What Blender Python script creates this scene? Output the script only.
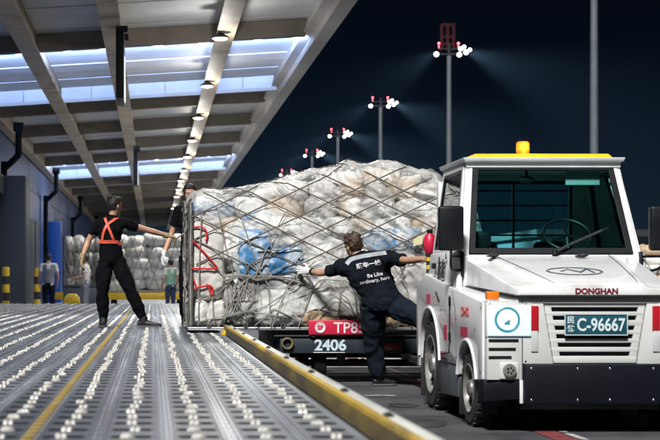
import bpy, bmesh, math, random
from mathutils import Vector, Matrix, noise
from mathutils.bvhtree import BVHTree
R = math.radians
random.seed(7)
scn = bpy.context.scene
for o in list(bpy.data.objects):
    bpy.data.objects.remove(o)
COL = scn.collection

# ------------------------------------------------------------------ camera, sky, light, exposure
CAM_Z = 1.08            # camera height over the apron; the roller deck lies at half of it
DECK = 0.54
cam = bpy.data.cameras.new('camera')
cam.lens = 81.8; cam.sensor_width = 36
cam.shift_x = 177/660; cam.shift_y = 63/660
cam.clip_start = 0.1; cam.clip_end = 6000
cam.dof.use_dof = True; cam.dof.focus_distance = 15.0; cam.dof.aperture_fstop = 4.0
cam_o = bpy.data.objects.new('camera', cam); COL.objects.link(cam_o)
cam_o.location = (0, 0, CAM_Z); cam_o.rotation_euler = (R(90), 0, 0)
scn.camera = cam_o

world = bpy.data.worlds.new('World'); scn.world = world; world.use_nodes = True
wn = world.node_tree.nodes; wl = world.node_tree.links
bg = wn['Background']
tc = wn.new('ShaderNodeTexCoord'); sep = wn.new('ShaderNodeSeparateXYZ')
ramp = wn.new('ShaderNodeValToRGB')
wl.new(tc.outputs['Generated'], sep.inputs[0]); wl.new(sep.outputs['Z'], ramp.inputs[0])
e = ramp.color_ramp.elements
e[0].position = 0.0; e[0].color = (0.0010, 0.0042, 0.0092, 1)
e[1].position = 0.21; e[1].color = (0.0002, 0.0006, 0.0018, 1)
m_ = ramp.color_ramp.elements.new(0.085); m_.color = (0.0005, 0.0022, 0.0062, 1)
m2_ = ramp.color_ramp.elements.new(0.145); m2_.color = (0.0003, 0.0012, 0.0036, 1)
wl.new(ramp.outputs[0], bg.inputs[0]); bg.inputs[1].default_value = 1.0

# the apron floodlights behind the photographer, far away: one soft high key
sun = bpy.data.lights.new('floodlight_key', 'SUN'); sun.energy = 3.9; sun.angle = R(9); sun.color = (1.0, 0.985, 0.965)
sun_o = bpy.data.objects.new('floodlight_key', sun); COL.objects.link(sun_o)
SUN_DIR = Vector((0.26, 0.68, -0.78)).normalized()     # direction the light travels
sun_o.rotation_euler = SUN_DIR.to_track_quat('-Z', 'Y').to_euler()

scn.view_settings.view_transform = 'Standard'; scn.view_settings.look = 'None'
scn.view_settings.gamma = 1; scn.view_settings.exposure = 0.52
scn.render.engine = 'CYCLES'
scn.cycles.use_denoising = True
scn.cycles.use_adaptive_sampling = True; scn.cycles.adaptive_threshold = 0.02
scn.cycles.max_bounces = 6; scn.cycles.transparent_max_bounces = 8
scn.cycles.sample_clamp_indirect = 4.0
scn.cycles.caustics_reflective = False; scn.cycles.caustics_refractive = False

# ------------------------------------------------------------------ materials
def mk(name, col, rough=0.5, metal=0.0, var=0.12, scale=6.0, bump=0.0, bscale=60.0, col2=None, mixs=2.0, mixlo=0.45, mixhi=0.6, coat=0.0, spec=0.5, stretch=(1, 1, 1), rvar=0.12, crease=0.0, cscale=5.0):
    m = bpy.data.materials.new(name); m.use_nodes = True
    nt = m.node_tree; N = nt.nodes; L = nt.links
    b = N['Principled BSDF']
    t = N.new('ShaderNodeTexCoord'); mp = N.new('ShaderNodeMapping'); mp.inputs['Scale'].default_value = stretch
    L.new(t.outputs['Object'], mp.inputs[0])
    nz = N.new('ShaderNodeTexNoise'); nz.inputs['Scale'].default_value = scale; nz.inputs['Detail'].default_value = 5
    nz.inputs['Roughness'].default_value = 0.62
    L.new(mp.outputs[0], nz.inputs['Vector'])
    cr = N.new('ShaderNodeValToRGB'); q = cr.color_ramp.elements
    q[0].position = 0.3; q[1].position = 0.72
    q[0].color = tuple(max(0, c*(1-var)) for c in col) + (1,)
    q[1].color = tuple(min(1, c*(1+var)) for c in col) + (1,)
    L.new(nz.outputs['Fac'], cr.inputs[0])
    out = cr.outputs[0]
    if col2 is not None:
        n2 = N.new('ShaderNodeTexNoise'); n2.inputs['Scale'].default_value = mixs; n2.inputs['Detail'].default_value = 4
        L.new(mp.outputs[0], n2.inputs['Vector'])
        r2 = N.new('ShaderNodeMapRange'); r2.inputs[1].default_value = mixlo; r2.inputs[2].default_value = mixhi
        L.new(n2.outputs['Fac'], r2.inputs[0])
        mx = N.new('ShaderNodeMix'); mx.data_type = 'RGBA'
        L.new(r2.outputs[0], mx.inputs[0]); L.new(out, mx.inputs[6]); mx.inputs[7].default_value = tuple(col2) + (1,)
        out = mx.outputs[2]
    L.new(out, b.inputs['Base Color'])
    rr = N.new('ShaderNodeMapRange'); rr.inputs[3].default_value = max(0.03, rough-rvar); rr.inputs[4].default_value = min(1, rough+rvar)
    L.new(nz.outputs['Fac'], rr.inputs[0]); L.new(rr.outputs[0], b.inputs['Roughness'])
    b.inputs['Metallic'].default_value = metal
    b.inputs['Specular IOR Level'].default_value = spec
    if coat:
        b.inputs['Coat Weight'].default_value = coat; b.inputs['Coat Roughness'].default_value = 0.12
    if crease:
        # crumpled film: sharp folds at two sizes
        n4 = N.new('ShaderNodeTexNoise'); n4.noise_type = 'RIDGED_MULTIFRACTAL'; n4.inputs['Scale'].default_value = cscale; n4.inputs['Detail'].default_value = 3; n4.inputs['Distortion'].default_value = 0.35
        n4.inputs['Roughness'].default_value = 0.55
        L.new(mp.outputs[0], n4.inputs['Vector'])
        bp = N.new('ShaderNodeBump'); bp.inputs['Strength'].default_value = crease; bp.inputs['Distance'].default_value = 0.03
        L.new(n4.outputs['Fac'], bp.inputs['Height']); L.new(bp.outputs[0], b.inputs['Normal'])
        if coat: L.new(bp.outputs[0], b.inputs['Coat Normal'])
    elif bump:
        n3 = N.new('ShaderNodeTexNoise'); n3.inputs['Scale'].default_value = bscale; n3.inputs['Detail'].default_value = 4
        L.new(mp.outputs[0], n3.inputs['Vector'])
        bp = N.new('ShaderNodeBump'); bp.inputs['Strength'].default_value = bump; bp.inputs['Distance'].default_value = 0.01
        L.new(n3.outputs['Fac'], bp.inputs['Height']); L.new(bp.outputs[0], b.inputs['Normal'])
    return m

def emit(name, col, s, base=(0.8, 0.8, 0.8)):
    m = bpy.data.materials.new(name); m.use_nodes = True
    b = m.node_tree.nodes['Principled BSDF']
    b.inputs['Base Color'].default_value = tuple(base) + (1,)
    b.inputs['Emission Color'].default_value = tuple(col) + (1,)
    b.inputs['Emission Strength'].default_value = s
    b.inputs['Roughness'].default_value = 0.3
    return m

def glassy(name, tint, refl=0.25, opacity=0.0, rough=0.02):
    """thin tinted pane: transparent + mirror gloss by fresnel"""
    m = bpy.data.materials.new(name); m.use_nodes = True
    nt = m.node_tree; N = nt.nodes; L = nt.links
    N.remove(N['Principled BSDF'])
    tr = N.new('ShaderNodeBsdfTransparent'); tr.inputs[0].default_value = tuple(tint) + (1,)
    gl = N.new('ShaderNodeBsdfGlossy'); gl.inputs['Roughness'].default_value = rough; gl.inputs[0].default_value = (1, 1, 1, 1)
    df = N.new('ShaderNodeBsdfDiffuse'); df.inputs[0].default_value = tuple(tint) + (1,)
    fr = N.new('ShaderNodeFresnel'); fr.inputs[0].default_value = 1.5
    m1 = N.new('ShaderNodeMixShader'); m1.inputs[0].default_value = opacity
    L.new(tr.outputs[0], m1.inputs[1]); L.new(df.outputs[0], m1.inputs[2])
    m2 = N.new('ShaderNodeMixShader')
    L.new(fr.outputs[0], m2.inputs[0]); L.new(m1.outputs[0], m2.inputs[1]); L.new(gl.outputs[0], m2.inputs[2])
    L.new(m2.outputs[0], N['Material Output'].inputs[0])
    return m

def see_through(m, lo, hi, scale=3.0):
    """thin film: lets part of what lies beneath show, unevenly"""
    nt = m.node_tree; N = nt.nodes; L = nt.links
    b = N['Principled BSDF']; tr = N.new('ShaderNodeBsdfTransparent'); tr.inputs[0].default_value = (.97, .97, .96, 1)
    t = N.new('ShaderNodeTexCoord'); n = N.new('ShaderNodeTexNoise'); n.inputs['Scale'].default_value = scale; n.inputs['Detail'].default_value = 4
    L.new(t.outputs['Object'], n.inputs['Vector'])
    r = N.new('ShaderNodeMapRange'); r.inputs[1].default_value = .35; r.inputs[2].default_value = .68; r.inputs[3].default_value = lo; r.inputs[4].default_value = hi
    L.new(n.outputs['Fac'], r.inputs[0])
    mx = N.new('ShaderNodeMixShader'); L.new(r.outputs[0], mx.inputs[0]); L.new(tr.outputs[0], mx.inputs[1]); L.new(b.outputs[0], mx.inputs[2])
    L.new(mx.outputs[0], N['Material Output'].inputs[0])
    return m
M = {}
def build_materials():
    M['asphalt'] = mk('asphalt', (0.050, 0.053, 0.059), 0.68, var=0.45, scale=3.5, bump=0.6, bscale=140, col2=(0.085, 0.086, 0.09), mixs=0.9, mixlo=0.45, mixhi=0.60)
    M['red_paint'] = mk('red_paint', (0.24, 0.05, 0.055), 0.6, var=0.3, scale=9, col2=(0.12, 0.05, 0.05), mixs=7, mixlo=0.5, mixhi=0.7)
    M['white_mark_or_light'] = mk('white_mark_or_light', (0.5, 0.5, 0.5), 0.6, var=0.2, scale=14, col2=(0.09, 0.09, 0.095), mixs=6, mixlo=0.42, mixhi=0.58)
    M['oil'] = mk('oil_stain', (0.018, 0.018, 0.019), 0.45, var=0.4, scale=7, col2=(0.045, 0.047, 0.05), mixs=8, mixlo=0.45, mixhi=0.62)
    M['floor'] = mk('dock_concrete', (0.30, 0.31, 0.33), 0.6, var=0.2, scale=1.5)
    M['tray'] = mk('tray_aluminium', (0.36, 0.395, 0.45), 0.36, 0.60, var=0.28, scale=5, bump=0.12, bscale=35, stretch=(1, 0.12, 1), col2=(0.17, 0.185, 0.215), mixs=1.6, mixlo=0.48, mixhi=0.66)
    M['rib'] = mk('rib_aluminium', (0.52, 0.56, 0.62), 0.26, 0.7, var=0.25, scale=7, stretch=(1, 0.08, 1), col2=(0.22, 0.24, 0.27), mixs=5, mixlo=0.5, mixhi=0.8)
    M['slot'] = mk('slot_dark', (0.010, 0.011, 0.013), 0.7)
    M['castor'] = mk('castor_nylon', (0.58, 0.56, 0.52), 0.22, var=0.2, scale=9, col2=(0.30, 0.24, 0.18), mixs=4, mixlo=0.55, mixhi=0.72)
    M['castor_fork'] = mk('castor_fork', (0.34, 0.33, 0.32), 0.4, 0.8)
    M['yellow_rung'] = mk('yellow_rung', (0.46, 0.31, 0.05), 0.55, var=0.25, scale=14, col2=(0.22, 0.17, 0.07), mixs=9, mixlo=0.52, mixhi=0.68)
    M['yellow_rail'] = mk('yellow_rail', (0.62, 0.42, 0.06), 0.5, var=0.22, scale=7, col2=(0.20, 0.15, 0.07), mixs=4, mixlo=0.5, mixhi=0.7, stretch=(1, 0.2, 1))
    M['rail_olive'] = mk('rail_olive_side', (0.20, 0.145, 0.04), 0.55, var=0.35, scale=9, col2=(0.09, 0.07, 0.045), mixs=5, mixlo=0.42, mixhi=0.62, stretch=(1, 0.25, 1))
    M['rail_cap'] = mk('rail_cap', (0.66, 0.67, 0.63), 0.45, 0.1, var=0.18, scale=8, stretch=(1, 0.15, 1))
    M['dark_metal'] = mk('dark_metal', (0.028, 0.030, 0.034), 0.5, 0.2, var=0.3)
    M['beam'] = mk('beam_paint', (0.64, 0.53, 0.38), 0.55, var=0.2, scale=1.2, col2=(0.24, 0.20, 0.16), mixs=1.5, mixlo=0.55, mixhi=0.75)
    M['crossbeam'] = mk('crossbeam_paint', (0.23, 0.20, 0.165), 0.6, var=0.25, scale=1.5)
    M['roof_panel'] = mk('roof_panel', (0.74, 0.765, 0.79), 0.5, var=0.14, scale=0.9)
    M['fascia'] = mk('fascia_paint', (0.58, 0.56, 0.53), 0.5, var=0.16, scale=0.8)
    M['led'] = emit('led_strip', (0.50, 0.64, 1.0), 14)
    M['lamp_white'] = emit('lamp_disc', (1.0, 0.97, 0.90), 5)
    M['sign_lit'] = emit('sign_lit', (0.75, 0.86, 1.0), .8)
    M['blue_wall'] = mk('blue_cladding', (0.014, 0.080, 0.30), 0.38, var=0.3, scale=0.5, stretch=(1, 1, 0.25), spec=0.6)
    M['slate'] = mk('slate_paint', (0.045, 0.055, 0.070), 0.5, var=0.15, scale=1)
    M['wall_grey'] = mk('wall_grey', (0.25, 0.27, 0.30), 0.6, var=0.15, scale=0.6)
    M['pipe'] = mk('pipe_black', (0.006, 0.007, 0.009), 0.6, spec=0.1)
    M['yellow'] = mk('yellow_paint', (0.72, 0.47, 0.025), 0.45, var=0.15, scale=6)
    M['black'] = mk('black_rubber', (0.014, 0.014, 0.015), 0.55, var=0.3)
    M['mast'] = mk('mast_galvanised', (0.15, 0.17, 0.19), 0.45, 0.3, var=0.12, scale=1)
    M['flood'] = emit('flood_lens', (1.0, 0.97, 0.88), 7)
    M['red_light'] = emit('red_obstruction', (1.0, 0.02, 0.05), 4)
    M['red_tower'] = mk('red_tower', (0.05, 0.002, 0.004), 0.5)
    # tug
    M['tug_white'] = mk('tug_white', (0.79, 0.80, 0.81), 0.34, var=0.035, scale=3, coat=0.35, col2=(0.50, 0.485, 0.45), mixs=4.5, mixlo=0.54, mixhi=0.82, bump=0.02, bscale=6, rvar=0.06)
    M['tug_cream'] = mk('tug_cream', (0.60, 0.61, 0.595), 0.4, var=0.05, scale=3)
    M['tug_navy'] = mk('tug_navy', (0.0045, 0.006, 0.010), 0.5, var=0.2, scale=4, spec=0.18)
    M['skirt'] = mk('skirt_grey', (0.10, 0.115, 0.135), 0.45, var=0.15, scale=4, col2=(0.055, 0.058, 0.06), mixs=3, mixlo=0.55, mixhi=0.75)
    M['seat_grey'] = mk('seat_grey', (0.10, 0.12, 0.12), 0.7)
    M['trim_black'] = mk('trim_black', (0.008, 0.009, 0.011), 0.42, var=0.2, spec=0.25)
    M['tyre'] = mk('tyre_rubber', (0.020, 0.020, 0.021), 0.75, var=0.35, scale=12, col2=(0.06, 0.055, 0.05), mixs=6, mixlo=0.55, mixhi=0.75)
    M['wheel_rim'] = mk('wheel_rim', (0.27, 0.27, 0.26), 0.42, 0.35, var=0.25, scale=9, col2=(0.16, 0.13, 0.10), mixs=7, mixlo=0.5, mixhi=0.7)
    M['roof_yellow'] = mk('roof_yellow', (0.80, 0.50, 0.02), 0.4, var=0.08)
    M['glass_teal'] = glassy('glass_teal', (0.48, 0.90, 0.87))
    M['glass_side'] = glassy('glass_side', (0.50, 0.70, 0.72))
    M['cab_inside'] = mk('cab_inside', (0.55, 0.60, 0.59), 0.6, var=0.15)
    M['beacon'] = emit('beacon_amber', (1.0, 0.12, 0.01), .6, base=(.5,.12,.01))
    M['beacon_core'] = emit('beacon_core', (1.0, 0.27, 0.015), 1.1, base=(.5,.12,.01))
    M['amber'] = mk('amber_plastic', (0.80, 0.20, 0.01), 0.25, var=0.06, coat=0.5)
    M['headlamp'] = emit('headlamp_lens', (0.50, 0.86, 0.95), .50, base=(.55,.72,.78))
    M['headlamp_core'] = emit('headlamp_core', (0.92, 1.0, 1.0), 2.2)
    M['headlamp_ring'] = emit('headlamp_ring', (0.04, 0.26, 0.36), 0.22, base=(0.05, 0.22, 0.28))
    M['reflector_red'] = mk('reflector_red', (0.42, 0.008, 0.016), 0.3, var=0.1, coat=0.4)
    M['reflector_white'] = mk('reflector_white', (0.52, 0.53, 0.54), 0.35, var=0.1)
    M['plate_teal'] = mk('plate_teal', (0.010, 0.075, 0.105), 0.4, var=0.06)
    M['plate_ink'] = mk('plate_ink', (0.62, 0.72, 0.74), 0.45, var=0.03)
    M['maroon'] = mk('maroon_letters', (0.16, 0.012, 0.02), 0.4, var=0.04)
    M['ink'] = mk('black_ink', (0.02, 0.02, 0.024), 0.5, var=0.03)
    M['pink_red'] = mk('sticker_red', (0.55, 0.035, 0.10), 0.45, var=0.2, scale=30)
    M['logo_red'] = mk('logo_red', (0.66, 0.12, 0.12), 0.45, var=0.1)
    M['lamp_glass'] = mk('lamp_glass', (0.30, 0.31, 0.28), 0.15, 0.5, var=0.1)
    M['mirror'] = mk('mirror_glass', (0.35, 0.38, 0.4), 0.06, 1.0, var=0.02, rvar=0.02)
    M['chrome'] = mk('chrome', (0.6, 0.6, 0.6), 0.2, 1.0, var=0.05)
    # cargo
    M['film'] = mk('cargo_film', (0.84, 0.84, 0.825), 0.24, var=0.12, scale=4.2, crease=1.0, cscale=8.5, coat=0.15)
    see_through(M['film'], .10, .72, 3.4)
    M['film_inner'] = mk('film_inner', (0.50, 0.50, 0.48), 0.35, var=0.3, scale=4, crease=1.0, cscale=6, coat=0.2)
    M['sack_white'] = mk('sack_white', (0.70, 0.70, 0.68), 0.46, var=0.22, scale=6, crease=1.0, cscale=11, coat=0.08)
    M['sack_cream'] = mk('sack_cream', (0.60, 0.585, 0.54), 0.45, var=0.16, scale=6, crease=0.7, cscale=9, coat=.1)
    M['sack_blue'] = mk('sack_blue', (0.05, 0.20, 0.42), 0.45, var=0.25, scale=6, crease=1.0, cscale=10, coat=0.05, col2=(0.42, 0.50, 0.58), mixs=4.5, mixlo=0.47, mixhi=0.60)
    M['sack_grey'] = mk('sack_grey', (0.33, 0.33, 0.315), 0.32, var=0.25, scale=6, crease=1.0, cscale=9, coat=0.3, col2=(0.55, 0.54, 0.50), mixs=4, mixlo=0.5, mixhi=0.62)
    M['sack_tan'] = mk('sack_tan', (0.56, 0.41, 0.26), 0.5, var=0.2, scale=6, crease=.6, cscale=9)
    M['sack_brown'] = mk('sack_brown', (0.15, 0.105, 0.07), 0.6, var=0.3, scale=6, bump=0.2)
    M['rope'] = mk('net_rope', (0.135, 0.115, 0.09), 0.75, var=0.3, scale=25, bump=0.3, bscale=120)
    M['rope_grey'] = mk('net_rope_grey', (0.27, 0.26, 0.235), 0.75, var=0.3, scale=25)
    M['rope_dark'] = mk('net_rope_dark', (0.075, 0.072, 0.068), 0.75, var=0.4, scale=25)
    M['cord_red'] = mk('cord_red', (0.56, 0.012, 0.02), 0.5, var=0.15)
    M['alu'] = mk('pallet_aluminium', (0.62, 0.63, 0.64), 0.3, 0.8, var=0.12, scale=5, stretch=(0.1, 1, 1))
    M['paper'] = mk('paper_label', (0.68, 0.62, 0.36), 0.6, var=0.1)
    M['sign_red'] = mk('sign_red', (0.56, 0.014, 0.055), 0.4, var=0.08, scale=5)
    M['sign_white'] = mk('sign_white', (0.72, 0.68, 0.68), 0.5, var=0.03)
    M['dolly_navy'] = mk('dolly_navy', (0.016, 0.024, 0.034), 0.5, var=0.25, scale=3)
    M['num_paint'] = mk('num_paint', (0.55, 0.66, 0.72), 0.5, var=0.12, scale=30)
    # people
    M['skin'] = mk('skin', (0.46, 0.26, 0.17), 0.5, var=0.08, scale=12)
    M['hair'] = mk('hair', (0.006, 0.005, 0.005), 0.6, var=0.3, scale=40, bump=0.6, bscale=120)
    M['hair_brown'] = mk('hair_brown', (0.050, 0.026, 0.014), 0.45, var=0.4, scale=40, bump=0.6, bscale=120)
    M['cloth_black'] = mk('cloth_black', (0.0040, 0.0042, 0.0056), 0.9, var=0.25, scale=9, bump=0.15, bscale=200, spec=0.08)
    M['cloth_navy'] = mk('cloth_navy', (0.0070, 0.0095, 0.015), 0.9, var=0.25, scale=9, bump=0.15, bscale=200, spec=0.10)
    M['trouser_navy'] = mk('trouser_navy', (0.009, 0.014, 0.022), 0.9, var=0.3, scale=9, spec=0.10)
    M['cloth_grey'] = mk('cloth_grey', (0.16, 0.165, 0.175), 0.85, var=0.15)
    M['cloth_white'] = mk('cloth_white', (0.62, 0.60, 0.58), 0.8, var=0.08)
    M['cloth_green'] = mk('cloth_green', (0.18, 0.36, 0.25), 0.7, var=0.15)
    M['cloth_denim'] = mk('cloth_denim', (0.018, 0.028, 0.065), 0.85, var=0.2)
    M['shoe'] = mk('shoe', (0.012, 0.012, 0.013), 0.55, var=0.3)
    M['sole'] = mk('shoe_sole', (0.09, 0.09, 0.09), 0.6)
    M['sock'] = mk('sock', (0.30, 0.27, 0.25), 0.8)
    M['strap'] = mk('strap_orange', (0.72, 0.105, 0.055), 0.6, var=0.1)
    M['glove'] = mk('glove_white', (0.66, 0.66, 0.66), 0.8, var=0.12, scale=20)
    M['glove_tan'] = mk('glove_tan', (0.34, 0.24, 0.13), 0.8, var=0.2, scale=20)
    M['reflective'] = mk('reflective_band', (0.34, 0.37, 0.39), 0.4, var=0.08)
    M['print'] = mk('shirt_print', (0.60, 0.56, 0.60), 0.6, var=0.05)
    M['mask'] = mk('face_mask', (0.6, 0.63, 0.66), 0.7)
build_materials()

# ------------------------------------------------------------------ mesh helpers
ORG = {}
def empty(name, loc, label=None, cat=None, group=None):
    o = bpy.data.objects.new(name, None); COL.objects.link(o)
    o.location = loc; o.empty_display_size = 0.1
    ORG[o] = Vector(loc)
    tag(o, label, cat, group)
    return o

def tag(o, label=None, cat=None, group=None, kind=None):
    if label: o['label'] = label
    if cat: o['category'] = cat
    if group: o['group'] = group
    if kind: o['kind'] = kind
    return o

class MB:
    def __init__(s): s.v = []; s.f = []
    def add(s, vs, fs):
        k = len(s.v); s.v += [Vector(q) for q in vs]; s.f += [tuple(i+k for i in f) for f in fs]; return s
    def box(s, a, b):
        (x0, y0, z0), (x1, y1, z1) = a, b
        return s.hexa([(x0,y0,z0),(x1,y0,z0),(x1,y1,z0),(x0,y1,z0),(x0,y0,z1),(x1,y0,z1),(x1,y1,z1),(x0,y1,z1)])
    def hexa(s, p):
        return s.add(p, [(0,3,2,1),(4,5,6,7),(0,1,5,4),(1,2,6,5),(2,3,7,6),(3,0,4,7)])
    def bar(s, a, b, w, h, up=(0, 0, 1)):
        a, b = Vector(a), Vector(b); d = (b-a).normalized(); u = Vector(up)
        x = d.cross(u)
        if x.length < 1e-4: x = d.cross(Vector((0, 1, 0)))
        x.normalize(); z = x.cross(d).normalized()
        x *= w/2; z *= h/2
        return s.hexa([a-x-z, a+x-z, b+x-z, b-x-z, a-x+z, a+x+z, b+x+z, b-x+z])
    def prism(s, poly, f0, f1):
        """poly: list of 2-D points; f0/f1 map a point to 3-D on the two caps"""
        n = len(poly)
        vs = [f0(p) for p in poly] + [f1(p) for p in poly]
        fs = [tuple(range(n))[::-1], tuple(range(n, 2*n))] + [(i, (i+1) % n, n+(i+1) % n, n+i) for i in range(n)]
        return s.add(vs, fs)
    def tube(s, path, r, n=8, side=None, cap=True):
        """r: number, list, or list of (a, b) half axes; a lies along side"""
        path = [Vector(p) for p in path]; k = len(path)
        rs = r if isinstance(r, (list, tuple)) else [r]*k
        rings = []
        prev = None
        for i, p in enumerate(path):
            t = (path[min(i+1, k-1)] - path[max(i-1, 0)])
            t = t.normalized() if t.length > 1e-9 else Vector((0, 0, 1))
            if side is not None: x = Vector(side)
            elif prev is not None: x = prev
            else: x = t.orthogonal()
            x = x - t*x.dot(t)
            if x.length < 1e-5: x = t.orthogonal()
            x.normalize(); prev = x
            y = t.cross(x)
            a, b = rs[i] if isinstance(rs[i], (list, tuple)) else (rs[i], rs[i])
            rings.append([p + x*(a*math.cos(2*math.pi*j/n)) + y*(b*math.sin(2*math.pi*j/n)) for j in range(n)])
        vs = [q for g in rings for q in g]; fs = []
        for i in range(k-1):
            for j in range(n):
                fs.append((i*n+j, i*n+(j+1) % n, (i+1)*n+(j+1) % n, (i+1)*n+j))
        if cap:
            fs.append(tuple(range(n))[::-1]); fs.append(tuple(range((k-1)*n, k*n)))
        return s.add(vs, fs)
    def lathe(s, c, axis, prof, n=32):
        """turned shape: prof is a list of (offset along axis, radius)"""
        c = Vector(c); ax = Vector(axis).normalized(); x = ax.orthogonal().normalized(); y = ax.cross(x)
        k = len(prof); vs = []; fs = []
        for (o_, r_) in prof:
            for j in range(n): vs.append(c+ax*o_+(x*math.cos(2*math.pi*j/n)+y*math.sin(2*math.pi*j/n))*r_)
        for i in range(k-1):
            for j in range(n): fs.append((i*n+j, i*n+(j+1) % n, (i+1)*n+(j+1) % n, (i+1)*n+j))
        fs.append(tuple(range(n))[::-1]); fs.append(tuple(range((k-1)*n, k*n)))
        return s.add(vs, fs)
    def cyl(s, a, b, r, n=16, r2=None): return s.tube([a, b], [r, r if r2 is None else r2], n)
    def ring(s, c, nrm, R_, r, n=28, m=8):
        c = Vector(c); nrm = Vector(nrm).normalized(); x = nrm.orthogonal().normalized(); y = nrm.cross(x)
        vs = []; fs = []
        for i in range(n):
            d = x*math.cos(2*math.pi*i/n) + y*math.sin(2*math.pi*i/n)
            for j in range(m):
                vs.append(c + d*(R_ + r*math.cos(2*math.pi*j/m)) + nrm*(r*math.sin(2*math.pi*j/m)))
        for i in range(n):
            for j in range(m):
                fs.append((i*m+j, ((i+1) % n)*m+j, ((i+1) % n)*m+(j+1) % m, i*m+(j+1) % m))
        return s.add(vs, fs)
    def ell(s, c, ax, n=16, m=10):
        """ellipsoid: ax = three axis vectors (or three radii)"""
        c = Vector(c)
        if not isinstance(ax[0], (Vector, tuple, list)): ax = (Vector((ax[0],0,0)), Vector((0,ax[1],0)), Vector((0,0,ax[2])))
        X, Y, Z = [Vector(a) for a in ax]
        vs = [c - Z]; fs = []
        for i in range(1, m):
            th = math.pi*i/m
            for j in range(n):
                ph = 2*math.pi*j/n
                vs.append(c - Z*math.cos(th) + (X*math.cos(ph) + Y*math.sin(ph))*math.sin(th))
        vs.append(c + Z); last = len(vs)-1
        for j in range(n):
            fs.append((0, 1+(j+1) % n, 1+j)); fs.append((last, last-n+j, last-n+(j+1) % n))
        for i in range(m-2):
            for j in range(n):
                a = 1+i*n+j; b = 1+i*n+(j+1) % n
                fs.append((a, b, b+n, a+n))
        return s.add(vs, fs)
    def mesh(s, name, mat, org=Vector((0, 0, 0)), bev=0.0, seg=2, smooth=40):
        me = bpy.data.meshes.new(name)
        me.from_pydata([tuple(q-org) for q in s.v], [], s.f)
        if bev:
            bm = bmesh.new(); bm.from_mesh(me)
            ed = [e_ for e_ in bm.edges if len(e_.link_faces) == 2 and e_.calc_face_angle(0) > R(35)]
            bmesh.ops.bevel(bm, geom=ed, offset=bev, segments=seg, affect='EDGES', profile=0.5, clamp_overlap=True)
            bm.to_mesh(me); bm.free()
        for mm in (mat if isinstance(mat, (list, tuple)) else [mat]):
            me.materials.append(M[mm] if isinstance(mm, str) else mm)
        if smooth:
            me.polygons.foreach_set('use_smooth', [True]*len(me.polygons))
            me.set_sharp_from_angle(angle=R(smooth))
        me.update()
        return me
    def build(s, name, mat, parent=None, bev=0.0, seg=2, smooth=40):
        """vertices are given in world space"""
        org = ORG[parent] if parent else Vector((0, 0, 0))
        return link(name, s.mesh(name, mat, org, bev, seg, smooth), parent)

def link(name, me, parent=None, loc=(0, 0, 0), rot=None):
    o = bpy.data.objects.new(name, me); COL.objects.link(o)
    o.parent = parent; o.location = loc
    if rot: o.rotation_euler = rot
    ORG[o] = (ORG[parent] if parent else Vector((0, 0, 0))) + Vector(loc)
    return o

def rooted(o, p):
    """give a one-mesh thing its origin at p (its base) without moving it"""
    p = Vector(p)
    o.data.transform(Matrix.Translation(-p)); o.location = p; ORG[o] = p
    return o

def blob(mb, voxel, smooth=4, wrinkle=0.0, wscale=14, name='tmp', mat='skin', fine=0.0):
    """fuse overlapping closed pieces into one continuous surface"""
    me = bpy.data.meshes.new('tmp'); me.from_pydata([tuple(q) for q in mb.v], [], mb.f)
    bm = bmesh.new(); bm.from_mesh(me); bmesh.ops.recalc_face_normals(bm, faces=bm.faces); bm.to_mesh(me); bm.free()
    o = bpy.data.objects.new('tmp', me); COL.objects.link(o)
    rm = o.modifiers.new('r', 'REMESH'); rm.mode = 'VOXEL'; rm.voxel_size = voxel
    if smooth:
        sm = o.modifiers.new('s', 'SMOOTH'); sm.factor = 0.5; sm.iterations = smooth
    dg = bpy.context.evaluated_depsgraph_get()
    res = bpy.data.meshes.new_from_object(o.evaluated_get(dg))
    bpy.data.objects.remove(o); bpy.data.meshes.remove(me)
    if wrinkle:
        nn = [v.normal.copy() for v in res.vertices]
        for v, n_ in zip(res.vertices, nn):
            p = v.co
            w = noise.noise(Vector((p.x*wscale, p.y*wscale, p.z*wscale*0.55)))
            w2 = 1-abs(noise.noise(Vector((p.x*wscale*.8+5, p.y*wscale*.8, p.z*wscale*1.1+3)))*2)
            v.co = p + n_*(wrinkle*(w + 0.8*w2 - 0.4))
    res.name = name
    res.materials.clear(); res.materials.append(M[mat])
    res.polygons.foreach_set('use_smooth', [True]*len(res.polygons)); res.update()
    return res

def blob_part(name, mb, voxel, mat, parent, **kw):
    me = blob(mb, voxel, name=name, mat=mat, **kw)
    me.transform(Matrix.Translation(-ORG[parent]))
    return link(name, me, parent)

def text_mesh(s, size, mat, bold=0.0, extrude=0.002, align='CENTER', sub=False):
    cu = bpy.data.curves.new('t', 'FONT'); cu.body = s; cu.size = size; cu.extrude = extrude; cu.offset = bold
    cu.align_x = align; cu.align_y = 'CENTER'; cu.resolution_u = 4
    o = bpy.data.objects.new('t', cu); COL.objects.link(o)
    dg = bpy.context.evaluated_depsgraph_get()
    me = bpy.data.meshes.new_from_object(o.evaluated_get(dg))
    bpy.data.objects.remove(o); bpy.data.curves.remove(cu)
    me.materials.clear(); me.materials.append(M[mat])
    return me

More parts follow.
